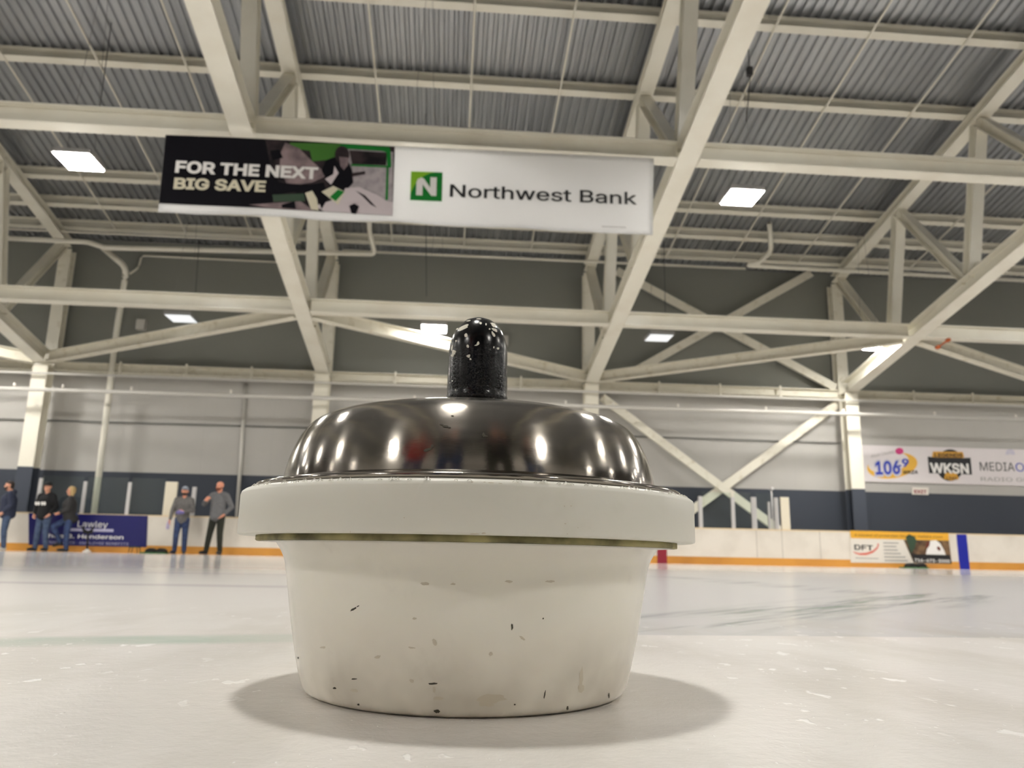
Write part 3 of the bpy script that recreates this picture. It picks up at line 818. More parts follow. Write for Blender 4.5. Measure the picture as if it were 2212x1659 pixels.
# ---------------------------------------------------------------- hanging banner
HY = 12.38
t = thing('hanging_banner', 'long printed banner hanging from the level beam above the black knob', 'banner', A(880, 310, HY))
M['banner'] = mat('white_banner_vinyl', srgb(236, 236, 236), .4)
M['near_black'] = mat('black_banner_print', srgb(14, 13, 20), .8, spec=.15)
M['mauve'] = mat('mauve_grey_print', srgb(150, 132, 134), .8, spec=.15, noise=(3, srgb(84, 74, 78), .4, .7))
M['net'] = mat('net_grey_print', srgb(176, 168, 172), .8, spec=.15, noise=(9, srgb(150, 144, 148), .4, .7))
M['dim_print'] = mat('dim_brown_print', srgb(58, 50, 52), .8, spec=.15, noise=(3, srgb(24, 22, 26), .4, .65))
M['lime'] = mat('lime_print', srgb(132, 186, 50), .8, spec=.15)
M['leaf'] = mat('green_print', srgb(30, 122, 50), .8, spec=.15)
M['pad_green'] = mat('green_pad_print', srgb(70, 118, 52), .8, spec=.15)
M['cream_print'] = mat('cream_print', srgb(214, 208, 186), .8, spec=.15)
M['ice_print'] = mat('pinkish_white_print', srgb(206, 196, 200), .8, spec=.15)
# the cloth itself, with soft ripples in its depth
TLb, TRb, BLb, BRb = (357, 290), (1413, 341), (340, 456), (1411, 507)
bm = bmesh.new()
NX, NZ = 90, 16
gv = []
for j in range(NZ + 1):
    row = []
    for i in range(NX + 1):
        u, w = i / NX, j / NZ
        px = (TLb[0]*(1-u) + TRb[0]*u)*(1-w) + (BLb[0]*(1-u) + BRb[0]*u)*w
        py = (TLb[1]*(1-u) + TRb[1]*u)*(1-w) + (BLb[1]*(1-u) + BRb[1]*u)*w
        py += w * 2.2 * math.sin(u * 23) * (1 if u < .5 else .4)
        p = A(px, py, HY)
        p.y += 0.012 * w * (math.sin(u * 31 + w * 2) + .6 * math.sin(u * 53 - w * 3)) + .02
        row.append(bm.verts.new(p))
    gv.append(row)
for r0, r1 in zip(gv, gv[1:]):
    for i in range(NX): bm.faces.new((r0[i], r1[i], r1[i+1], r0[i+1]))
bmesh.ops.solidify(bm, geom=bm.faces[:], thickness=0.004)
bmesh.ops.recalc_face_normals(bm, faces=bm.faces)
obj('cloth', bm, M['banner'], t, True)
L = lambda k: HY - .016 - .003 * k
def bc(x, y): return (320 + x / 3.95, 280 + y / 3.95)
def bl(P): return [bc(*q) for q in P]
pxpoly('black_panel', bl([(150, 45), (700, 65), (1300, 95), (2105, 145), (2085, 735), (1500, 700), (900, 665), (330, 640), (92, 628)]), L(0), M['near_black'], t)
pxpoly('photo_print', bl([(1000, 85), (1300, 97), (2105, 147), (2085, 733), (1500, 698), (1030, 670), (1130, 480), (1040, 300)]), L(1), M['dim_print'], t)
pxpoly('green_boards', bl([(1210, 112), (1650, 120), (1640, 250), (1400, 270), (1380, 180), (1210, 160)]), L(2), M['pad_green'], t)
pxpoly('net_back', bl([(1700, 165), (2090, 190), (2085, 640), (1700, 560)]), L(2), M['net'], t)
pxpoly('net_shadow', bl([(1715, 175), (2040, 195), (2030, 305), (1740, 295)]), L(3), M['dim_print'], t)
pxpoly('goal_frame', bl([(1640, 118), (2060, 150), (2070, 200), (2075, 320), (2040, 320), (2035, 195), (1990, 180), (1640, 160)]), L(4), M['leaf'], t)
pxpoly('goal_post', bl([(2035, 320), (2052, 320), (2045, 600), (2025, 600)]), L(4), M['leaf'], t)
pxpoly('goal_shelf', bl([(1730, 295), (2070, 310), (2068, 325), (1730, 310)]), L(4), M['leaf'], t)
pxpoly('ice_print', bl([(1420, 650), (1700, 560), (2088, 620), (2083, 732), (1500, 697)]), L(3), M['ice_print'], t)
pxpoly('ice_print', bl([(860, 640), (1300, 610), (1420, 695), (1040, 668)]), L(3), M['mauve'], t)
pxpoly('attacker_jersey', bl([(1170, 110), (1290, 160), (1400, 270), (1480, 340), (1510, 400), (1400, 450), (1280, 470), (1180, 455), (1120, 330), (1130, 200)]), L(4), M['mauve'], t)
pxpoly('attacker_glove', bl([(1040, 180), (1120, 170), (1150, 240), (1060, 260)]), L(5), M['near_black'], t)
pxpoly('attacker_trousers', bl([(1020, 430), (1180, 460), (1380, 470), (1500, 450), (1530, 590), (1480, 680), (1440, 560), (1330, 520), (1060, 560), (990, 560)]), L(5), M['near_black'], t)
pxpoly('attacker_sock', bl([(1340, 540), (1400, 520), (1440, 590), (1455, 690), (1390, 680)]), L(6), M['cream_print'], t)
pxpoly('attacker_sock', bl([(1060, 555), (1330, 545), (1340, 610), (1070, 615)]), L(6), M['green'], t)
pxpoly('attacker_skate', bl([(1140, 640), (1250, 610), (1260, 675), (1140, 665)]), L(6), M['near_black'], t)
pxpoly('goalie_jersey', bl([(1590, 235), (1700, 250), (1740, 350), (1750, 450), (1680, 530), (1560, 500), (1480, 350), (1520, 260)]), L(6), M['near_black'], t)
pxpoly('goalie_mask', bl(ell(1655, 215, 62, 75)), L(7), M['dim_print'], t)
pxpoly('goalie_mask_face', bl([(1630, 230), (1710, 240), (1705, 300), (1670, 345), (1640, 310)]), L(8), M['mauve'], t)
pxpoly('goalie_arm', bl([(1590, 310), (1625, 370), (1560, 470), (1510, 420), (1580, 380)]), L(8), M['ice_print'], t)
pxpoly('goalie_stick', bl([(1740, 370), (1850, 355), (1852, 378), (1740, 400)]), L(8), M['dim_print'], t)
pxpoly('goalie_pad', bl([(1480, 530), (1580, 480), (1680, 530), (1620, 640)]), L(7), M['cream_print'], t)
pxpoly('goalie_pad_stripe', bl([(1550, 575), (1620, 510), (1675, 530), (1600, 610)]), L(8), M['leaf'], t)
pxpoly('goalie_leg', bl([(1680, 500), (1800, 490), (1960, 560), (2050, 620), (2020, 690), (1900, 640), (1700, 620), (1640, 640)]), L(7), M['ice_print'], t)
pxpoly('goalie_strap', bl([(1770, 520), (1850, 560), (1950, 665), (1900, 640), (1830, 570)]), L(8), M['dim_print'], t)
pxpoly('puck_splash', bl([(1715, 650), (1760, 630), (1800, 655), (1770, 720), (1735, 715)]), L(8), M['near_black'], t)
text('lettering', 'FOR THE NEXT', bc(228, 360), bc(1445, 418), L(10), M['print_white'], t, cap=33, bold=.035)
text('lettering', 'BIG SAVE', bc(215, 500), bc(1000, 527), L(10), M['cream_print'], t, cap=31, bold=.035)
# bank half
pxpoly('logo_square', [(888, 370), (956, 372.5), (954.5, 435), (886, 432)], L(0), M['leaf'], t)
def sq(u, v):
    a = Vector((888, 370)) * (1-u) + Vector((956, 372.5)) * u
    b = Vector((886, 432)) * (1-u) + Vector((954.5, 435)) * u
    q = b * (1-v) + a * v
    return (q.x, q.y)
pxpoly('logo_corner', [sq(0, 1), sq(.78, 1), sq(.60, .96), sq(.42, .86), sq(.26, .72), sq(.12, .52), sq(.03, .30), sq(0, .18)], L(1), M['lime'], t)
pxpoly('logo_letter', [sq(*q) for q in ((.18, .18), (.18, .62), (.22, .74), (.34, .80), (.42, .76), (.62, .46), (.62, .82), (.82, .82), (.82, .18), (.66, .18), (.38, .56), (.38, .18))], L(2), M['print_white'], t)
text('lettering', 'Northwest Bank', (971.5, 424.5), (1376, 441.5), L(0), M['print_black'], t, cap=37, bold=.012)
pxpoly('fine_print', [(1300, 488.5), (1352, 490.5), (1352, 491.8), (1300, 489.8)], L(0), M['grey_ink'], t)

# ---------------------------------------------------------------- the stone in the foreground
CX, CY = 0.01395, 0.5498
M['bowl'] = mat('white_glossy_plastic', srgb(214, 208, 194), 0.22, coat=0.3)
nb = NB(M['bowl']); v, x, y, z = nb.pos()
n1 = nb.noise(v, 26.0, 5, None, 0.6); n2 = nb.noise(v, 9.0, 4)
dirt = nb.math('MULTIPLY', nb.smooth(z, 0.002, 0.06, 1.0, 0.0), nb.smooth(n2, 0.30, 0.66))
smear = nb.math('MULTIPLY', nb.smooth(n1, 0.60, 0.80), 0.18)
c = nb.mix(nb.math('ADD', nb.math('MULTIPLY', dirt, 0.75), smear, clamp=True), srgb(250, 246, 234), srgb(172, 164, 150))
rim = nb.math('MULTIPLY', nb.smooth(z, 0.0, 0.006, 1.0, 0.0), nb.smooth(nb.noise(v, 60.0, 3), 0.35, 0.65))
c = nb.mix(nb.math('MULTIPLY', rim, 0.45), c, srgb(126, 121, 108))
nb.put(nb.b, 'Base Color', c)
nb.put(nb.b, 'Subsurface Weight', 0.3); nb.b.inputs['Subsurface Radius'].default_value = (0.02, 0.02, 0.018); nb.b.inputs['Subsurface Scale'].default_value = 0.5
M['disc'] = mat('milky_plastic_disc', srgb(212, 211, 200), 0.38)
nb = NB(M['disc']); v, x, y, z = nb.pos()
n1 = nb.noise(v, 14.0, 5)
nb.put(nb.b, 'Base Color', nb.mix(nb.smooth(n1, 0.5, 0.75), srgb(228, 227, 217), srgb(212, 210, 197)))
nb.put(nb.b, 'Subsurface Weight', 0.2); nb.b.inputs['Subsurface Radius'].default_value = (0.02, 0.02, 0.018); nb.b.inputs['Subsurface Scale'].default_value = 0.5
M['gasket'] = mat('olive_grimy_edge', srgb(150, 142, 98), 0.7, noise=(30, srgb(74, 70, 40), .42, .62))
M['steel_dome'] = mat('polished_steel', srgb(150, 144, 136), 0.10, 1.0)
nb = NB(M['steel_dome']); v, x, y, z = nb.pos()
n1 = nb.noise(v, 22.0, 6, (1.0, 1.0, 3.0)); n2 = nb.noise(v, 300.0, 3, (1, 1, 4))
nb.put(nb.b, 'Roughness', nb.math('ADD', nb.smooth(n1, 0.35, 0.8, 0.12, 0.20), nb.math('MULTIPLY', n2, 0.05)))
bp = nb.node('ShaderNodeBump'); nb.put(bp, 'Height', nb.math('ADD', nb.noise(v, 12.0, 2), nb.math('MULTIPLY', n2, 0.08))); nb.put(bp, 'Strength', 0.12); nb.put(bp, 'Distance', 0.002)
nb.put(nb.b, 'Normal', bp.outputs[0])
nb.put(nb.b, 'Anisotropic', 0.85); nb.put(nb.b, 'Anisotropic Rotation', 0.25)
tg = nb.node('ShaderNodeTangent', direction_type='RADIAL', axis='Z'); nb.put(nb.b, 'Tangent', tg.outputs[0])
M['knob'] = mat('glossy_black_paint', srgb(4, 4, 6), 0.2, spec=0.35)
nb = NB(M['knob']); v, x, y, z = nb.pos()
rough_zone = nb.math('MULTIPLY', nb.smooth(z, 0.205, 0.235, 1.0, 0.0), 1.0)
bp = nb.node('ShaderNodeBump'); nb.put(bp, 'Height', nb.math('ADD', nb.math('MULTIPLY', nb.math('MULTIPLY', nb.smooth(nb.noise(v, 900.0, 3), .5, .65), rough_zone), 1.0), nb.math('MULTIPLY', nb.noise(v, 120.0, 3), .25)))
nb.put(bp, 'Strength', 0.45); nb.put(bp, 'Distance', 0.0006)
nb.put(nb.b, 'Normal', bp.outputs[0])

stone = thing('curling_stone', 'home-made curling stone of white bowl, white disc, steel dome and black knob on the ice', 'curling stone', (CX, CY, 0))
H0 = CAM_H
bowl_prof = spline([(0.098, 0.0), (0.1025, 0.002), (0.1048, 0.006), (0.1082, 0.0178), (0.1135, 0.0428), (0.1188, 0.0735), (0.1213, 0.0830), (0.1262, 0.0912)], 6)
bm = bmesh.new(); lathe(bm, [(0, 0.0)] + bowl_prof + [(0.136, 0.0914), (0, 0.0915)], (CX, CY), 160)
bowl = obj('bowl_base', bm, M['bowl'], stone, True)
bm = bmesh.new(); lathe(bm, [(0, 0.0915), (0.1380, 0.0915), (0.1388, 0.0922), (0.1386, 0.0950), (0.13, 0.0952), (0, 0.0952)], (CX, CY), 160)
# ragged edge
for vv in bm.verts:
    r = math.hypot(vv.co.x - CX, vv.co.y - CY)
    if r > .137:
        k = 1 + random.uniform(-.004, .003); vv.co.x = CX + (vv.co.x - CX) * k; vv.co.y = CY + (vv.co.y - CY) * k
obj('gasket', bm, M['gasket'], stone, True)
dprof = [(0, 0.0950), (0.1485, 0.0950), (0.1497, 0.0955), (0.1500, 0.0965), (0.1500, 0.1195), (0.1494, 0.1214), (0.1478, 0.1226), (0.145, 0.1232), (0, 0.1234)]
bm = bmesh.new(); lathe(bm, dprof, (CX, CY), 200)
disc = obj('disc', bm, M['disc'], stone, True)
bm = bmesh.new(); lathe(bm, [(0.12, 0.1234), (0.1405, 0.1234), (0.1418, 0.1242), (0.1422, 0.1255), (0.1414, 0.1268), (0.1395, 0.1272), (0.132, 0.1276), (0.1268, 0.1288), (0.1250, 0.1300)], (CX, CY), 200)
obj('dome_rim', bm, M['steel_dome'], stone, True)
dome_prof = spline([(0.1252, 0.1285), (0.1246, 0.1345), (0.1232, 0.1410), (0.1213, 0.1475), (0.1185, 0.1545), (0.1148, 0.1615), (0.1085, 0.1688), (0.0990, 0.1737), (0.080, 0.1782), (0.050, 0.1822), (0.020, 0.1838), (0, 0.184)], 8)
bm = bmesh.new(); lathe(bm, dome_prof, (CX, CY), 200)
dome = obj('steel_dome', bm, M['steel_dome'], stone, True)
KX, KY = CX + 0.0024, CY
kprof = [(0, 0.18), (0.0176, 0.18), (0.0172, 0.1865), (0.0175, 0.1885), (0.0200, 0.1893), (0.0214, 0.1905), (0.0218, 0.1925), (0.0216, 0.1945), (0.0211, 0.1955), (0.0212, 0.1985), (0.0214, 0.2005), (0.0211, 0.214), (0.0209, 0.2275), (0.0202, 0.2330), (0.0190, 0.2375), (0.0170, 0.2422), (0.0138, 0.2468), (0.0100, 0.2500), (0.0055, 0.2519), (0, 0.2525)]
bm = bmesh.new(); lathe(bm, kprof, (KX, KY), 96)
knob = obj('knob', bm, M['knob'], stone, True)

def tree_of(o):
    me = o.data
    return BVHTree.FromPolygons([v.co.copy() for v in me.vertices], [tuple(p.vertices) for p in me.polygons])
def marks(name, host, items, m, lift=0.00015):
    "irregular thin flakes lying on a part's surface"
    tr_ = tree_of(host)
    bm = bmesh.new()
    for (cx_, cy_, rx, ry, tilt) in items:
        pts = ell(cx_, cy_, rx, ry, 14, tilt=tilt)
        rim_ = []
        for (a, b) in pts:
            k = random.uniform(.80, 1.30)
            a, b = cx_ + (a - cx_) * k, cy_ + (b - cy_) * k
            hit = tr_.ray_cast(EYE, ray(a, b).normalized(), 3.0)
            if hit[0] is not None and hit[0].y < CY: rim_.append(hit[0] + hit[1] * lift)
        c0 = tr_.ray_cast(EYE, ray(cx_, cy_).normalized(), 3.0)
        if len(rim_) < 8 or c0[0] is None: continue
        cv = bm.verts.new(c0[0] + c0[1] * lift * 1.6)
        rv = [bm.verts.new(q) for q in rim_]
        for i in range(len(rv)): bm.faces.new((cv, rv[i], rv[(i + 1) % len(rv)]))
    bmesh.ops.recalc_face_normals(bm, faces=bm.faces)
    return obj(name, bm, m, host)
kc = lambda L_: [(900 + a / 6.38, 660 + b / 6.38, c / 6.38, d / 6.38, e) for a, b, c, d, e in L_]
M['chip'] = mat('bare_white_chip', srgb(226, 222, 208), 0.5)
tag(marks('paint_chips', knob, kc([(650, 305, 70, 27, -30), (680, 412, 20, 30, -15), (560, 325, 18, 8, -20), (715, 213, 30, 7, -8), (855, 186, 34, 6, 0), (882, 244, 17, 15, 0), (955, 262, 9, 14, 0), (1055, 268, 20, 44, -50),
    (1072, 335, 44, 17, 30), (1055, 400, 16, 42, -28), (848, 522, 17, 24, 20), (825, 545, 26, 8, -20), (705, 563, 15, 21, 0), (515, 645, 27, 34, 25), (495, 690, 20, 18, 0), (490, 585, 11, 42, 5), (475, 505, 12, 20, 0),
    (714, 696, 23, 21, 0), (742, 738, 12, 12, 0), (1120, 592, 16, 15, 0), (1062, 577, 8, 14, 0), (1005, 325, 12, 8, 0), (545, 490, 10, 14, 20), (492, 1040, 7, 9, 0), (535, 1165, 6, 14, 10)]), M['chip']), 'white chips in the black paint')
tag(marks('paint_chips', knob, kc([(1055, 1310, 36, 30, 0), (1090, 1355, 28, 28, 0)]), mat('grey_chip', srgb(150, 146, 136), .6)), 'grey chips at the neck')
bs = lambda L_: [(580 + a / 2.633, 1140 + b / 2.633, c / 2.633, d / 2.633, e) for a, b, c, d, e in L_]
M['scuff'] = mat('dark_scuff', srgb(62, 58, 46), .6)
M['scuff_l'] = mat('pale_brown_scuff', srgb(206, 198, 180), .5)
marks('scuff_marks', bowl, bs([(485, 462, 20, 5, -30), (510, 446, 9, 3, -30), (487, 860, 15, 4, 0), (935, 886, 26, 5, 0), (377, 912, 9, 6, 0), (1385, 563, 5, 17, 0), (958, 1043, 15, 10, 0), (512, 1005, 7, 5, 0), (1935, 955, 4, 14, 0), (1570, 950, 4, 24, 10), (1700, 1025, 6, 10, 0), (170, 740, 4, 6, 0), (1562, 516, 4, 5, 0), (1400, 1005, 5, 4, 0)]), M['scuff'])
marks('scuff_marks', bowl, bs([(1445, 628, 18, 7, 35), (1365, 305, 22, 7, 5), (965, 970, 32, 9, 0), (490, 925, 22, 9, 10), (1270, 972, 82, 26, -6), (1240, 1000, 40, 16, 0), (815, 870, 13, 9, 20), (1778, 860, 9, 62, 2), (1776, 910, 16, 24, 0), (622, 735, 20, 8, -20), (310, 680, 14, 6, 0), (942, 920, 7, 20, 0), (890, 318, 26, 8, 0), (1050, 320, 13, 6, 0), (1600, 305, 26, 6, 0), (830, 516, 12, 6, 0), (945, 650, 12, 18, -20), (815, 682, 20, 5, 5), (1265, 718, 10, 10, 0)]), M['scuff_l'])
dm = lambda L_: [(736 + a / 2.962, 500 + b / 2.962, c / 2.962, d / 2.962, e) for a, b, c, d, e in L_]
marks('scratch_marks', dome, dm([(648, 1238, 12, 5, 10), (670, 1247, 18, 7, 5), (697, 1256, 8, 4, 0), (913, 1302, 8, 14, -10), (925, 1310, 16, 4, 5), (555, 1398, 26, 9, -20), (585, 1375, 8, 12, 20), (715, 1181, 9, 3, 0)]), M['scuff'])
dk = lambda L_: [(1000 + a / 3.95, 860 + b / 3.95, c / 3.95, d / 3.95, e) for a, b, c, d, e in L_]
marks('scuff_marks', disc, dk([(78, 716, 10, 5, 0), (185, 716, 10, 3, 0), (240, 722, 26, 3, 4), (320, 728, 18, 3, 4), (866, 922, 4, 5, 0), (922, 920, 8, 3, 0), (872, 1072, 9, 4, 0), (890, 1158, 5, 4, 0), (100, 1158, 36, 4, 0), (175, 1152, 18, 6, 0), (980, 1105, 5, 3, 0), (-500, 1020, 4, 6, 0), (-960, 1140, 3, 9, 0)]), M['scuff_l'])
# thin mould line and fuzzy burrs along the upper edge of the disc
bm = bmesh.new()
for k in range(70):
    a = -math.pi / 2 + random.uniform(-1.1, 1.1)
    p = Vector((CX + .1492 * math.cos(a), CY + .1492 * math.sin(a), .1221))
    s = random.uniform(.0006, .0016)
    tube(bm, [p - Vector((s, 0, .0004)), p + Vector((0, 0, random.uniform(.0004, .0012))), p + Vector((s, 0, -.0004))], .00025, 5)
obj('edge_burrs', bm, M['disc'], disc)

# ---------------------------------------------------------------- people by the far board
_b = bmesh.new(); bmesh.ops.create_icosphere(_b, subdivisions=2, radius=1.0)
BALL_V = [tuple(v.co) for v in _b.verts]; _b.verts.index_update(); BALL_F = [tuple(v.index for v in f.verts) for f in _b.faces]; _b.free()
def remeshed(name, spheres, voxel, m, parent, smooth=6):
    vs, fs = [], []
    for (c, r, sc) in spheres:
        n0 = len(vs)
        vs += [(p[0] * r * sc[0] + c[0], p[1] * r * sc[1] + c[1], p[2] * r * sc[2] + c[2]) for p in BALL_V]
        fs += [(a + n0, b + n0, d + n0) for a, b, d in BALL_F]
    me = bpy.data.meshes.new(name); me.from_pydata(vs, [], fs)
    o = bpy.data.objects.new(name, me); COL.objects.link(o)
    md = o.modifiers.new('r', 'REMESH'); md.mode = 'VOXEL'; md.voxel_size = voxel
    if smooth:
        ms = o.modifiers.new('s', 'SMOOTH'); ms.iterations = smooth; ms.factor = .5
    bpy.context.view_layer.update()
    m2 = bpy.data.meshes.new_from_object(o.evaluated_get(bpy.context.evaluated_depsgraph_get()))
    o.modifiers.clear(); o.data = m2; bpy.data.meshes.remove(me)
    m2.name = name
    m2.materials.clear(); m2.materials.append(m)
    for p in m2.polygons: p.use_smooth = True
    put_under(o, parent)
    return o
def chain(out, pts, sc=(1, 1, 1)):
    "overlapping balls along tapering limbs; pts = [(point, radius), ...]"
    for (a, ra), (b, rb) in zip(pts, pts[1:]):
        a, b = Vector(a), Vector(b)
        n = max(2, int((b - a).length / (0.35 * min(ra, rb))) + 1)
        for k in range(n + 1):
            t_ = k / n
            out.append((a.lerp(b, t_), ra + (rb - ra) * t_, sc))
def hand(out, w, d, s, n_, curl=0.5):
    "palm, four fingers and a thumb; w wrist, d along the hand, s across it, n_ the way the fingers close"
    w, d, s, n_ = Vector(w), Vector(d).normalized(), Vector(s).normalized(), Vector(n_).normalized()
    chain(out, [(w, .026), (w + d * .05, .030)]); 
    for i, L_ in enumerate((.068, .078, .072, .056)):
        o_ = s * ((i - 1.5) * .021)
        k = w + d * .085 + o_
        chain(out, [(w + d * .03 + o_ * .8, .014), (k, .0115)])
        a1, a2 = curl * .8, curl * 1.7
        j1 = k + (d * math.cos(a1) + n_ * math.sin(a1)) * L_ * .55
        j2 = j1 + (d * math.cos(a2) + n_ * math.sin(a2)) * L_ * .5
        chain(out, [(k, .0105), (j1, .0095), (j2, .008)])
    tb = w + d * .025 - s * .03
    chain(out, [(tb, .015), (tb + d * .035 - s * .022 + n_ * .01, .012), (tb + d * .065 - s * .02 + n_ * .025, .0095)])

def person(px, py, Y, Hm, label, pose, cloth):
    loc = Vector((pose['at'][0], pose['at'][1], 0.0)) if 'at' in pose else Vector((A(px, py, Y).x, Y, 0.0))
    q_ = 1.8 if pose.get('coarse') else 1.0
    t = thing('person', label, 'person', loc, 'people standing at the far board')
    k = Hm / 1.75
    yaw = math.radians(pose.get('yaw', 0)); cz, sz = math.cos(yaw), math.sin(yaw)
    def T(q):
        q = Vector(q) * k
        return loc + Vector((q.x * cz - q.y * sz, q.x * sz + q.y * cz, q.z))
    def D(q): return Vector((q[0] * cz - q[1] * sz, q[0] * sz + q[1] * cz, q[2]))
    def place(sph): return [(T(c), r * k, (abs(sc[0] * cz) + abs(sc[1] * sz) if sc[0] != sc[1] else sc[0], abs(sc[1] * cz) + abs(sc[0] * sz) if sc[0] != sc[1] else sc[1], sc[2])) for c, r, sc in sph]
    P = dict(pelvis=(0, 0, .94), waist=(0, 0, 1.10), chest=(0, -.01, 1.28), neck=(0, .0, 1.47), head=(0, -.02, 1.63),
             sh_l=(-.185, 0, 1.41), sh_r=(.185, 0, 1.41), el_l=(-.27, .02, 1.14), el_r=(.27, .02, 1.14), wr_l=(-.24, -.10, .93), wr_r=(.24, -.10, .93),
             hip_l=(-.09, 0, .90), hip_r=(.09, 0, .90), kn_l=(-.11, -.02, .49), kn_r=(.11, -.02, .49), an_l=(-.12, .02, .09), an_r=(.12, .02, .09))
    P.update(pose.get('joints', {}))
    hy = math.radians(pose.get('head_yaw', 0))
    hd = Vector(P['head'])
    def hp(x, y, z): return hd + Vector((x * math.cos(hy) - y * math.sin(hy), x * math.sin(hy) + y * math.cos(hy), z))
    b = []
    # head: skull, jaw, nose, brow, cheeks, ears
    chain(b, [(hp(0, .012, .035), .083), (hp(0, -.012, .03), .083)])
    chain(b, [(hp(0, -.02, -.02), .072), (hp(0, -.045, -.078), .043)])
    chain(b, [(hp(0, -.088, .012), .012), (hp(0, -.108, -.018), .015)])
    chain(b, [(hp(-.035, -.076, .028), .014), (hp(.035, -.076, .028), .014)])
    chain(b, [(hp(-.022, -.080, -.058), .010), (hp(.022, -.080, -.058), .010)])
    for s_ in (-1, 1):
        chain(b, [(hp(s_ * .080, .010, .022), .014), (hp(s_ * .079, .005, -.018), .011)])
        chain(b, [(hp(s_ * .035, -.06, -.02), .028), (hp(s_ * .03, -.055, -.045), .025)])
    chain(b, [(hp(0, .012, -.05), .055), (P['neck'], .056), ((P['chest'][0], P['chest'][1] + .02, P['chest'][2] + .10), .07)])
    chain(b, [(P['chest'], .125), (P['waist'], .11), (P['pelvis'], .115)])
    for s_ in 'lr':
        chain(b, [(P['chest'], .09), (P['sh_' + s_], .052), (P['el_' + s_], .040), (P['wr_' + s_], .027)])
        chain(b, [(P['pelvis'], .1), (P['hip_' + s_], .085), (P['kn_' + s_], .055), (P['an_' + s_], .038)])
        w = Vector(P['wr_' + s_]); d = (w - Vector(P['el_' + s_])).normalized()
        d = Vector(pose.get('hd_' + s_, d))
        sd = Vector(pose.get('hs_' + s_, (0, -1, 0) if s_ == 'l' else (0, 1, 0)))
        nn = Vector(pose.get('hn_' + s_, (1, 0, 0) if s_ == 'l' else (-1, 0, 0)))
        hand(b, w, d, sd, nn, pose.get('curl_' + s_, .6))
        a = Vector(P['an_' + s_]); td = Vector(pose.get('toe_' + s_, (-.04 if s_ == 'l' else .04, -.19, -.045)))
        chain(b, [(a, .035), (a + Vector((0, .02, -.045)), .032), (a + td, .026)])
    remeshed('body', place(b), .0085 * q_, cloth['skin'], t, 3)
    # jacket or sweater
    j = []
    chain(j, [((P['neck'][0], P['neck'][1] + .01, P['neck'][2] - .05), .085), (P['chest'], .165)], (1.0, .72, 1.0))
    chain(j, [(P['chest'], .172), (P['waist'], .165), ((P['pelvis'][0], P['pelvis'][1], P['pelvis'][2] - .04), .172)], (1.0, .74, .8))
    for s_ in 'lr':
        sh, el, wr = Vector(P['sh_' + s_]), Vector(P['el_' + s_]), Vector(P['wr_' + s_])
        chain(j, [((sh.x * .5, sh.y, sh.z + .015), .085), (sh, .075), (el, .062), (wr.lerp(el, .08), .043)])
    if cloth.get('hood'): chain(j, [((P['neck'][0] - .07, P['neck'][1] + .05, P['neck'][2] - .02), .05), ((P['neck'][0], P['neck'][1] + .09, P['neck'][2] + .01), .06), ((P['neck'][0] + .07, P['neck'][1] + .05, P['neck'][2] - .02), .05)])
    tag(remeshed(cloth.get('top_name', 'sweater'), place(j), .014 * q_, cloth['top'], t, 6), cloth.get('top_label'))
    q = []
    chain(q, [((P['pelvis'][0], P['pelvis'][1], P['pelvis'][2] + .06), .145), (P['pelvis'], .148)], (1.0, .78, 1.0))
    for s_ in 'lr':
        chain(q, [(P['pelvis'], .11), (P['hip_' + s_], .105), (P['kn_' + s_], .077), ((Vector(P['an_' + s_]) + Vector((0, 0, .0))), .062)])
    tag(remeshed('trousers', place(q), .014 * q_, cloth['legs'], t, 5), cloth.get('legs_label'))
    for s_ in 'lr':
        a = Vector(P['an_' + s_]); td = Vector(pose.get('toe_' + s_, (-.04 if s_ == 'l' else .04, -.19, -.045)))
        f = []
        chain(f, [(a + Vector((0, .01, -.02)), .046), (a + Vector((0, .03, -.045)), .044), (a + td * .6 + Vector((0, 0, -.012)), .044), (a + td, .037)])
        remeshed('shoe', place(f), .01, cloth['shoes'], t, 3)
    for s_ in (-1, 1):
        bm = bmesh.new(); bmesh.ops.create_icosphere(bm, subdivisions=2, radius=.011 * k)
        c = T(hp(s_ * .031, -.083, .008))
        for vv in bm.verts: vv.co += c
        obj('eye', bm, M['eye'], t, True)
    # hair, beard, cap
    if cloth.get('hair'):
        h = []
        chain(h, [(hp(0, .03, .055), .084), (hp(0, .0, .062), .082)])
        chain(h, [(hp(0, .04, .05), .08), (hp(0, .055, -.02), .062)])
        if cloth.get('long'):
            for s_ in (-1, 0, 1): chain(h, [(hp(s_ * .06, .03, .03), .05), (hp(s_ * .075, .035, -.10), .042), (hp(s_ * .07, .03, -.22), .03)])
        tag(remeshed('hair', place(h), .011, cloth['hair'], t, 3), cloth.get('hair_label'))
    if cloth.get('beard'):
        h = []
        chain(h, [(hp(-.055, -.035, -.035), .026), (hp(-.03, -.065, -.082), .03), (hp(.03, -.065, -.082), .03), (hp(.055, -.035, -.035), .026)])
        chain(h, [(hp(-.025, -.088, -.042), .010), (hp(.025, -.088, -.042), .010)])
        remeshed('beard', place(h), .010, cloth['beard'], t, 2)
    if cloth.get('cap'):
        h = []
        chain(h, [(hp(0, .02, .062), .088), (hp(0, -.012, .062), .088)])
        cp = remeshed('cap', place(h), .011, cloth['cap'], t, 3)
        h = [(hp(0, -.10, .055), .07, (1, 1, .16)), (hp(0, -.06, .058), .08, (1, 1, .16))]
        remeshed('cap_brim', place(h), .009, cloth.get('brim', cloth['cap']), cp, 2)
    return t, T

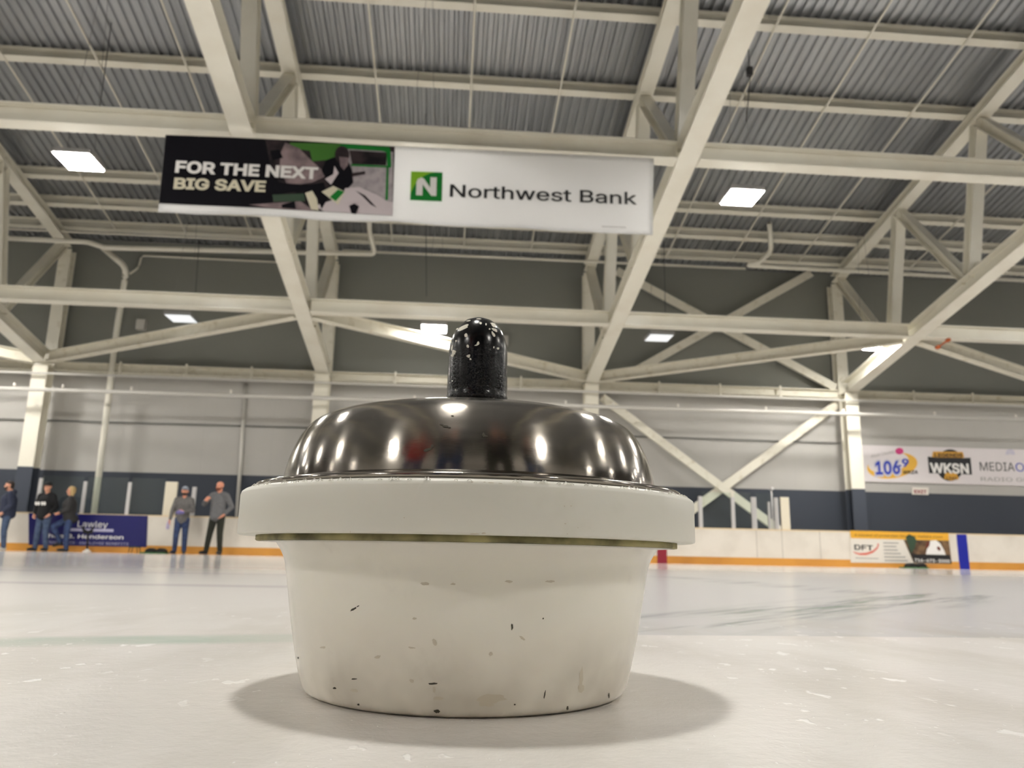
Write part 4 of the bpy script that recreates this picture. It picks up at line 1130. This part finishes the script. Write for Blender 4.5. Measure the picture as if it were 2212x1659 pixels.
M['eye'] = mat('dark_eye', srgb(30, 24, 22), .2)
skin = mat('skin', srgb(206, 150, 124), .5)
skin2 = mat('skin_flushed', srgb(212, 146, 120), .5)
jeans = mat('blue_jeans', srgb(70, 86, 112), .85, noise=(14, srgb(50, 64, 92), .4, .65))
jeans_d = mat('dark_jeans', srgb(48, 66, 104), .85, noise=(14, srgb(32, 44, 76), .4, .65))
navy_f = mat('navy_fabric', srgb(40, 46, 66), .9)
black_f = mat('black_fabric', srgb(14, 14, 18), .9)
char_f = mat('charcoal_fabric', srgb(38, 37, 38), .85)
grey_f = mat('grey_knit', srgb(108, 106, 104), .95, noise=(30, srgb(92, 90, 90), .4, .6))
grey_g = mat('grey_sweatshirt', srgb(104, 104, 106), .95, noise=(30, srgb(92, 92, 94), .4, .6))
olive_f = mat('black_olive_trousers', srgb(34, 36, 28), .9)
shoe_b = mat('black_shoes', srgb(14, 14, 16), .5)
shoe_w = mat('pale_shoes', srgb(186, 182, 174), .6)
hair_b = mat('dark_brown_hair', srgb(42, 32, 28), .7)
hair_y = mat('blonde_hair', srgb(168, 142, 96), .6)
beard_r = mat('reddish_beard', srgb(112, 62, 42), .8)
cap_b = mat('black_cap', srgb(18, 18, 20), .8)
cap_g = mat('pale_cap_crown', srgb(150, 158, 170), .8)

person(4, 1189, 20.25, 1.66, 'person in a navy hooded jacket and jeans, cut off by the left edge', dict(yaw=-62, head_yaw=-10,
       joints=dict(el_l=(-.24, .04, 1.13), el_r=(.25, .05, 1.13), wr_l=(-.20, -.10, .96), wr_r=(.21, -.10, .95), head=(0, -.05, 1.62)), curl_l=.5, curl_r=.5),
       dict(skin=skin, top=navy_f, top_name='hooded_jacket', hood=True, legs=jeans, shoes=shoe_w, hair=hair_b, beard=hair_b))
t, T = person(85, 1191, 20.25, 1.64, 'person in a black hoodie with white chest print, black cap and jeans', dict(yaw=-12, head_yaw=8,
       joints=dict(el_l=(-.29, .04, 1.12), el_r=(.27, .05, 1.13), wr_l=(-.23, -.08, .93), wr_r=(.20, -.06, .95), an_l=(-.14, .0, .09), an_r=(.14, .03, .09))),
       dict(skin=skin, top=black_f, top_name='hoodie', hood=True, legs=jeans, shoes=shoe_b, cap=cap_b))
for i, xx in enumerate((75.5, 81.0, 88.5, 94.0)):
    pxpoly('chest_print', [(xx, 1084.5), (xx + 2.6, 1083.6), (xx + 4.6, 1085.2), (xx + 4.4, 1090.6), (xx + 2.2, 1091.4), (xx + .2, 1090.2)], 20.085, M['print_white'], t, .004)
person(138, 1191, 20.3, 1.56, 'blonde person in a black jacket and jeans with one knee raised', dict(yaw=-65, head_yaw=-5,
       joints=dict(pelvis=(0, .06, .92), hip_l=(-.09, .03, .88), hip_r=(.09, .03, .88), kn_l=(-.10, -.34, .66), an_l=(-.10, -.12, .26), kn_r=(.09, .0, .48), an_r=(.09, .04, .09),
                   el_l=(-.23, -.02, 1.12), el_r=(.22, -.02, 1.12), wr_l=(-.07, -.22, 1.02), wr_r=(.06, -.22, 1.04)), toe_l=(-.02, -.14, -.10)),
       dict(skin=skin, top=char_f, top_name='jacket', legs=jeans_d, shoes=shoe_b, hair=hair_y, long=True))
t4, T4 = person(386, 1195, 20.25, 1.62, 'person in a cap, grey knit sweater and blue jeans holding a forearm across the belly', dict(yaw=5, head_yaw=6,
       joints=dict(el_l=(-.27, .02, 1.14), wr_l=(-.30, -.04, .88), el_r=(.26, -.04, 1.13), wr_r=(.06, -.24, 1.10)), hd_r=(-1, -.2, 0), hs_r=(0, 0, 1), hn_r=(0, 1, 0), curl_r=.9),
       dict(skin=skin2, top=grey_f, top_name='sweater', legs=jeans_d, shoes=mat('navy_shoes', srgb(30, 32, 48), .6), cap=cap_g, brim=cap_b, beard=hair_b))
t5, T5 = person(462, 1198, 20.25, 1.78, 'bald person with a red beard in a grey sweatshirt and dark trousers', dict(yaw=-12, head_yaw=-6,
       joints=dict(el_l=(-.33, -.08, 1.19), wr_l=(-.21, -.27, 1.27), el_r=(.31, .06, 1.14), wr_r=(.20, -.05, .96), an_l=(-.20, -.02, .09), an_r=(.13, .02, .09), kn_l=(-.15, -.02, .49)), hd_l=(.6, -.3, .5), hs_l=(0, -.5, .8), hn_l=(.5, .6, 0), curl_l=1.0),
       dict(skin=skin2, top=grey_g, top_name='sweatshirt', legs=olive_f, shoes=shoe_b, beard=beard_r))
# people standing round the camera, seen only as reflections in the dome
red_f = mat('red_jacket_fabric', srgb(150, 20, 26), .8)
for (bx, by, hm, ya, top, leg, hr, lab) in ((-1.00, -0.90, 1.78, 165, red_f, jeans_d, hair_b, 'person in a red jacket behind the camera, mirrored at the left of the dome'),
        (-0.32, -0.80, 1.74, 178, char_f, jeans_d, hair_b, 'person in a charcoal top crouched behind the camera, mirrored left of the dome centre'),
        (0.36, -0.80, 1.82, 182, black_f, olive_f, hair_b, 'person in black behind the camera, mirrored at the dome centre'),
        (1.02, -0.90, 1.70, 190, black_f, jeans_d, hair_y, 'person in a black top behind the camera, mirrored right of the dome centre')):
    person(0, 0, 0, hm, lab, dict(yaw=ya, at=(bx, by), coarse=True, joints=dict(el_l=(-.27, -.06, 1.16), wr_l=(-.10, -.26, 1.22), el_r=(.27, -.06, 1.16), wr_r=(.10, -.26, 1.22), head=(0, -.06, 1.60))),
           dict(skin=skin, top=top, top_name='jacket', legs=leg, shoes=shoe_b, hair=hr))
# things they hold
bm = bmesh.new(); c = T4((.0, -.29, 1.07)); bmesh.ops.create_icosphere(bm, subdivisions=3, radius=.07)
for vv in bm.verts: vv.co = Vector((vv.co.x * 1.5, vv.co.y * .5, vv.co.z * .7)) * (1 + .12 * math.sin(vv.co.x * 60 + vv.co.z * 40)) + c
tag(obj('cloth_bundle', bm, mat('lilac_cloth', srgb(110, 104, 156), .9), smooth=True), 'small lilac cloth held at the belly by the person in the cap', 'cloth')
bm = bmesh.new(); c = T4((-.33, -.07, .74))
lathe(bm, [(0, -.10), (.035, -.10), (.04, -.06), (.036, .03), (.018, .07), (.018, .11), (0, .11)], (0, 0), 16)
for vv in bm.verts: vv.co = Vector((vv.co.x, vv.co.y, vv.co.z)) + c
tag(obj('drink_bottle', bm, mat('pale_purple_bottle', srgb(170, 160, 190), .3), smooth=True), 'pale purple bottle hanging from the hand of the person in the cap', 'bottle')

# ---------------------------------------------------------------- small things on the far ice
rub = mat('black_rubber', srgb(10, 10, 11), .7); hgreen = mat('green_plate', srgb(36, 92, 40), .6)
def hack(pxa, pxb, py, Y, lab):
    a, b = A(pxa, py, Y).x, A(pxb, py, Y).x
    t_ = thing('foot_hack', lab, 'foothold', ((a + b) / 2, Y, 0), 'rubber footholds at the far board')
    bm = bmesh.new(); box(bm, (a, Y - .14, 0), (b, Y + .14, .03)); bmesh.ops.bevel(bm, geom=bm.edges[:], offset=.01, segments=2); obj('base_plate', bm, hgreen, t_)
    w = (b - a)
    for f in (.36, .76):
        bm = bmesh.new()
        prism(bm, (a + w * f, Y - .13, .028), (a + w * f, Y + .13, .028), [(0, -.11), (0, .11), (.05, .10), (.095, .05), (.105, 0), (.09, -.05), (.05, -.10)], (0, 0, 1))
        bmesh.ops.recalc_face_normals(bm, faces=bm.faces); obj('foot_pad', bm, rub, t_)
hack(306, 362, 1193, 20.45, 'black rubber foothold on a green plate left of the person in the cap')
hack(1948, 2001, 1224, 20.45, 'black rubber foothold on a green plate below the cow advertisement')
# camera-like stand in front of the blue advertisement
c = A(188, 1188, 20.3)
t_ = thing('pole_stand', 'black stand with a forked head in front of the blue advertisement', 'stand', (c.x, 20.3, 0))
bm = bmesh.new(); lathe(bm, [(0, 0), (.10, 0), (.10, .02), (.05, .05), (.03, .08), (0, .08)], (c.x, 20.3), 20); tag(obj('foot', bm, M['white'], t_, True), 'white foot')
top = A(190, 1150, 20.3)
bm = bmesh.new(); tube(bm, [(c.x, 20.3, .07), (top.x, 20.3, top.z)], .02, 10); obj('pole', bm, rub, t_, True)
bm = bmesh.new()
for q in (A(180, 1137, 20.3), A(201, 1138, 20.3)): tube(bm, rounded([top, (q.x, 20.3, (top.z + q.z) / 2), q], .03), .028, 10)
box(bm, (top.x - .10, 20.26, top.z - .03), (top.x + .10, 20.34, top.z + .04)); obj('forked_head', bm, rub, t_)
# small folding stool
a, b = A(282, 1181, 20.4), A(301, 1181, 20.4)
t_ = thing('folding_stool', 'small low stool below the right end of the blue advertisement', 'stool', ((a.x + b.x) / 2, 20.4, 0))
bm = bmesh.new(); box(bm, (a.x, 20.3, a.z - .02), (b.x, 20.5, a.z + .01)); obj('seat', bm, mat('dark_green_cloth', srgb(50, 62, 56), .8), t_)
for xx in (a.x + .02, b.x - .02):
    for yy in (20.31, 20.49):
        bm = bmesh.new(); tube(bm, [(xx, yy, a.z - .01), (xx + (.02 if xx > (a.x + b.x) / 2 else -.02), yy, 0)], .010, 8); obj('leg', bm, rub, t_, True)
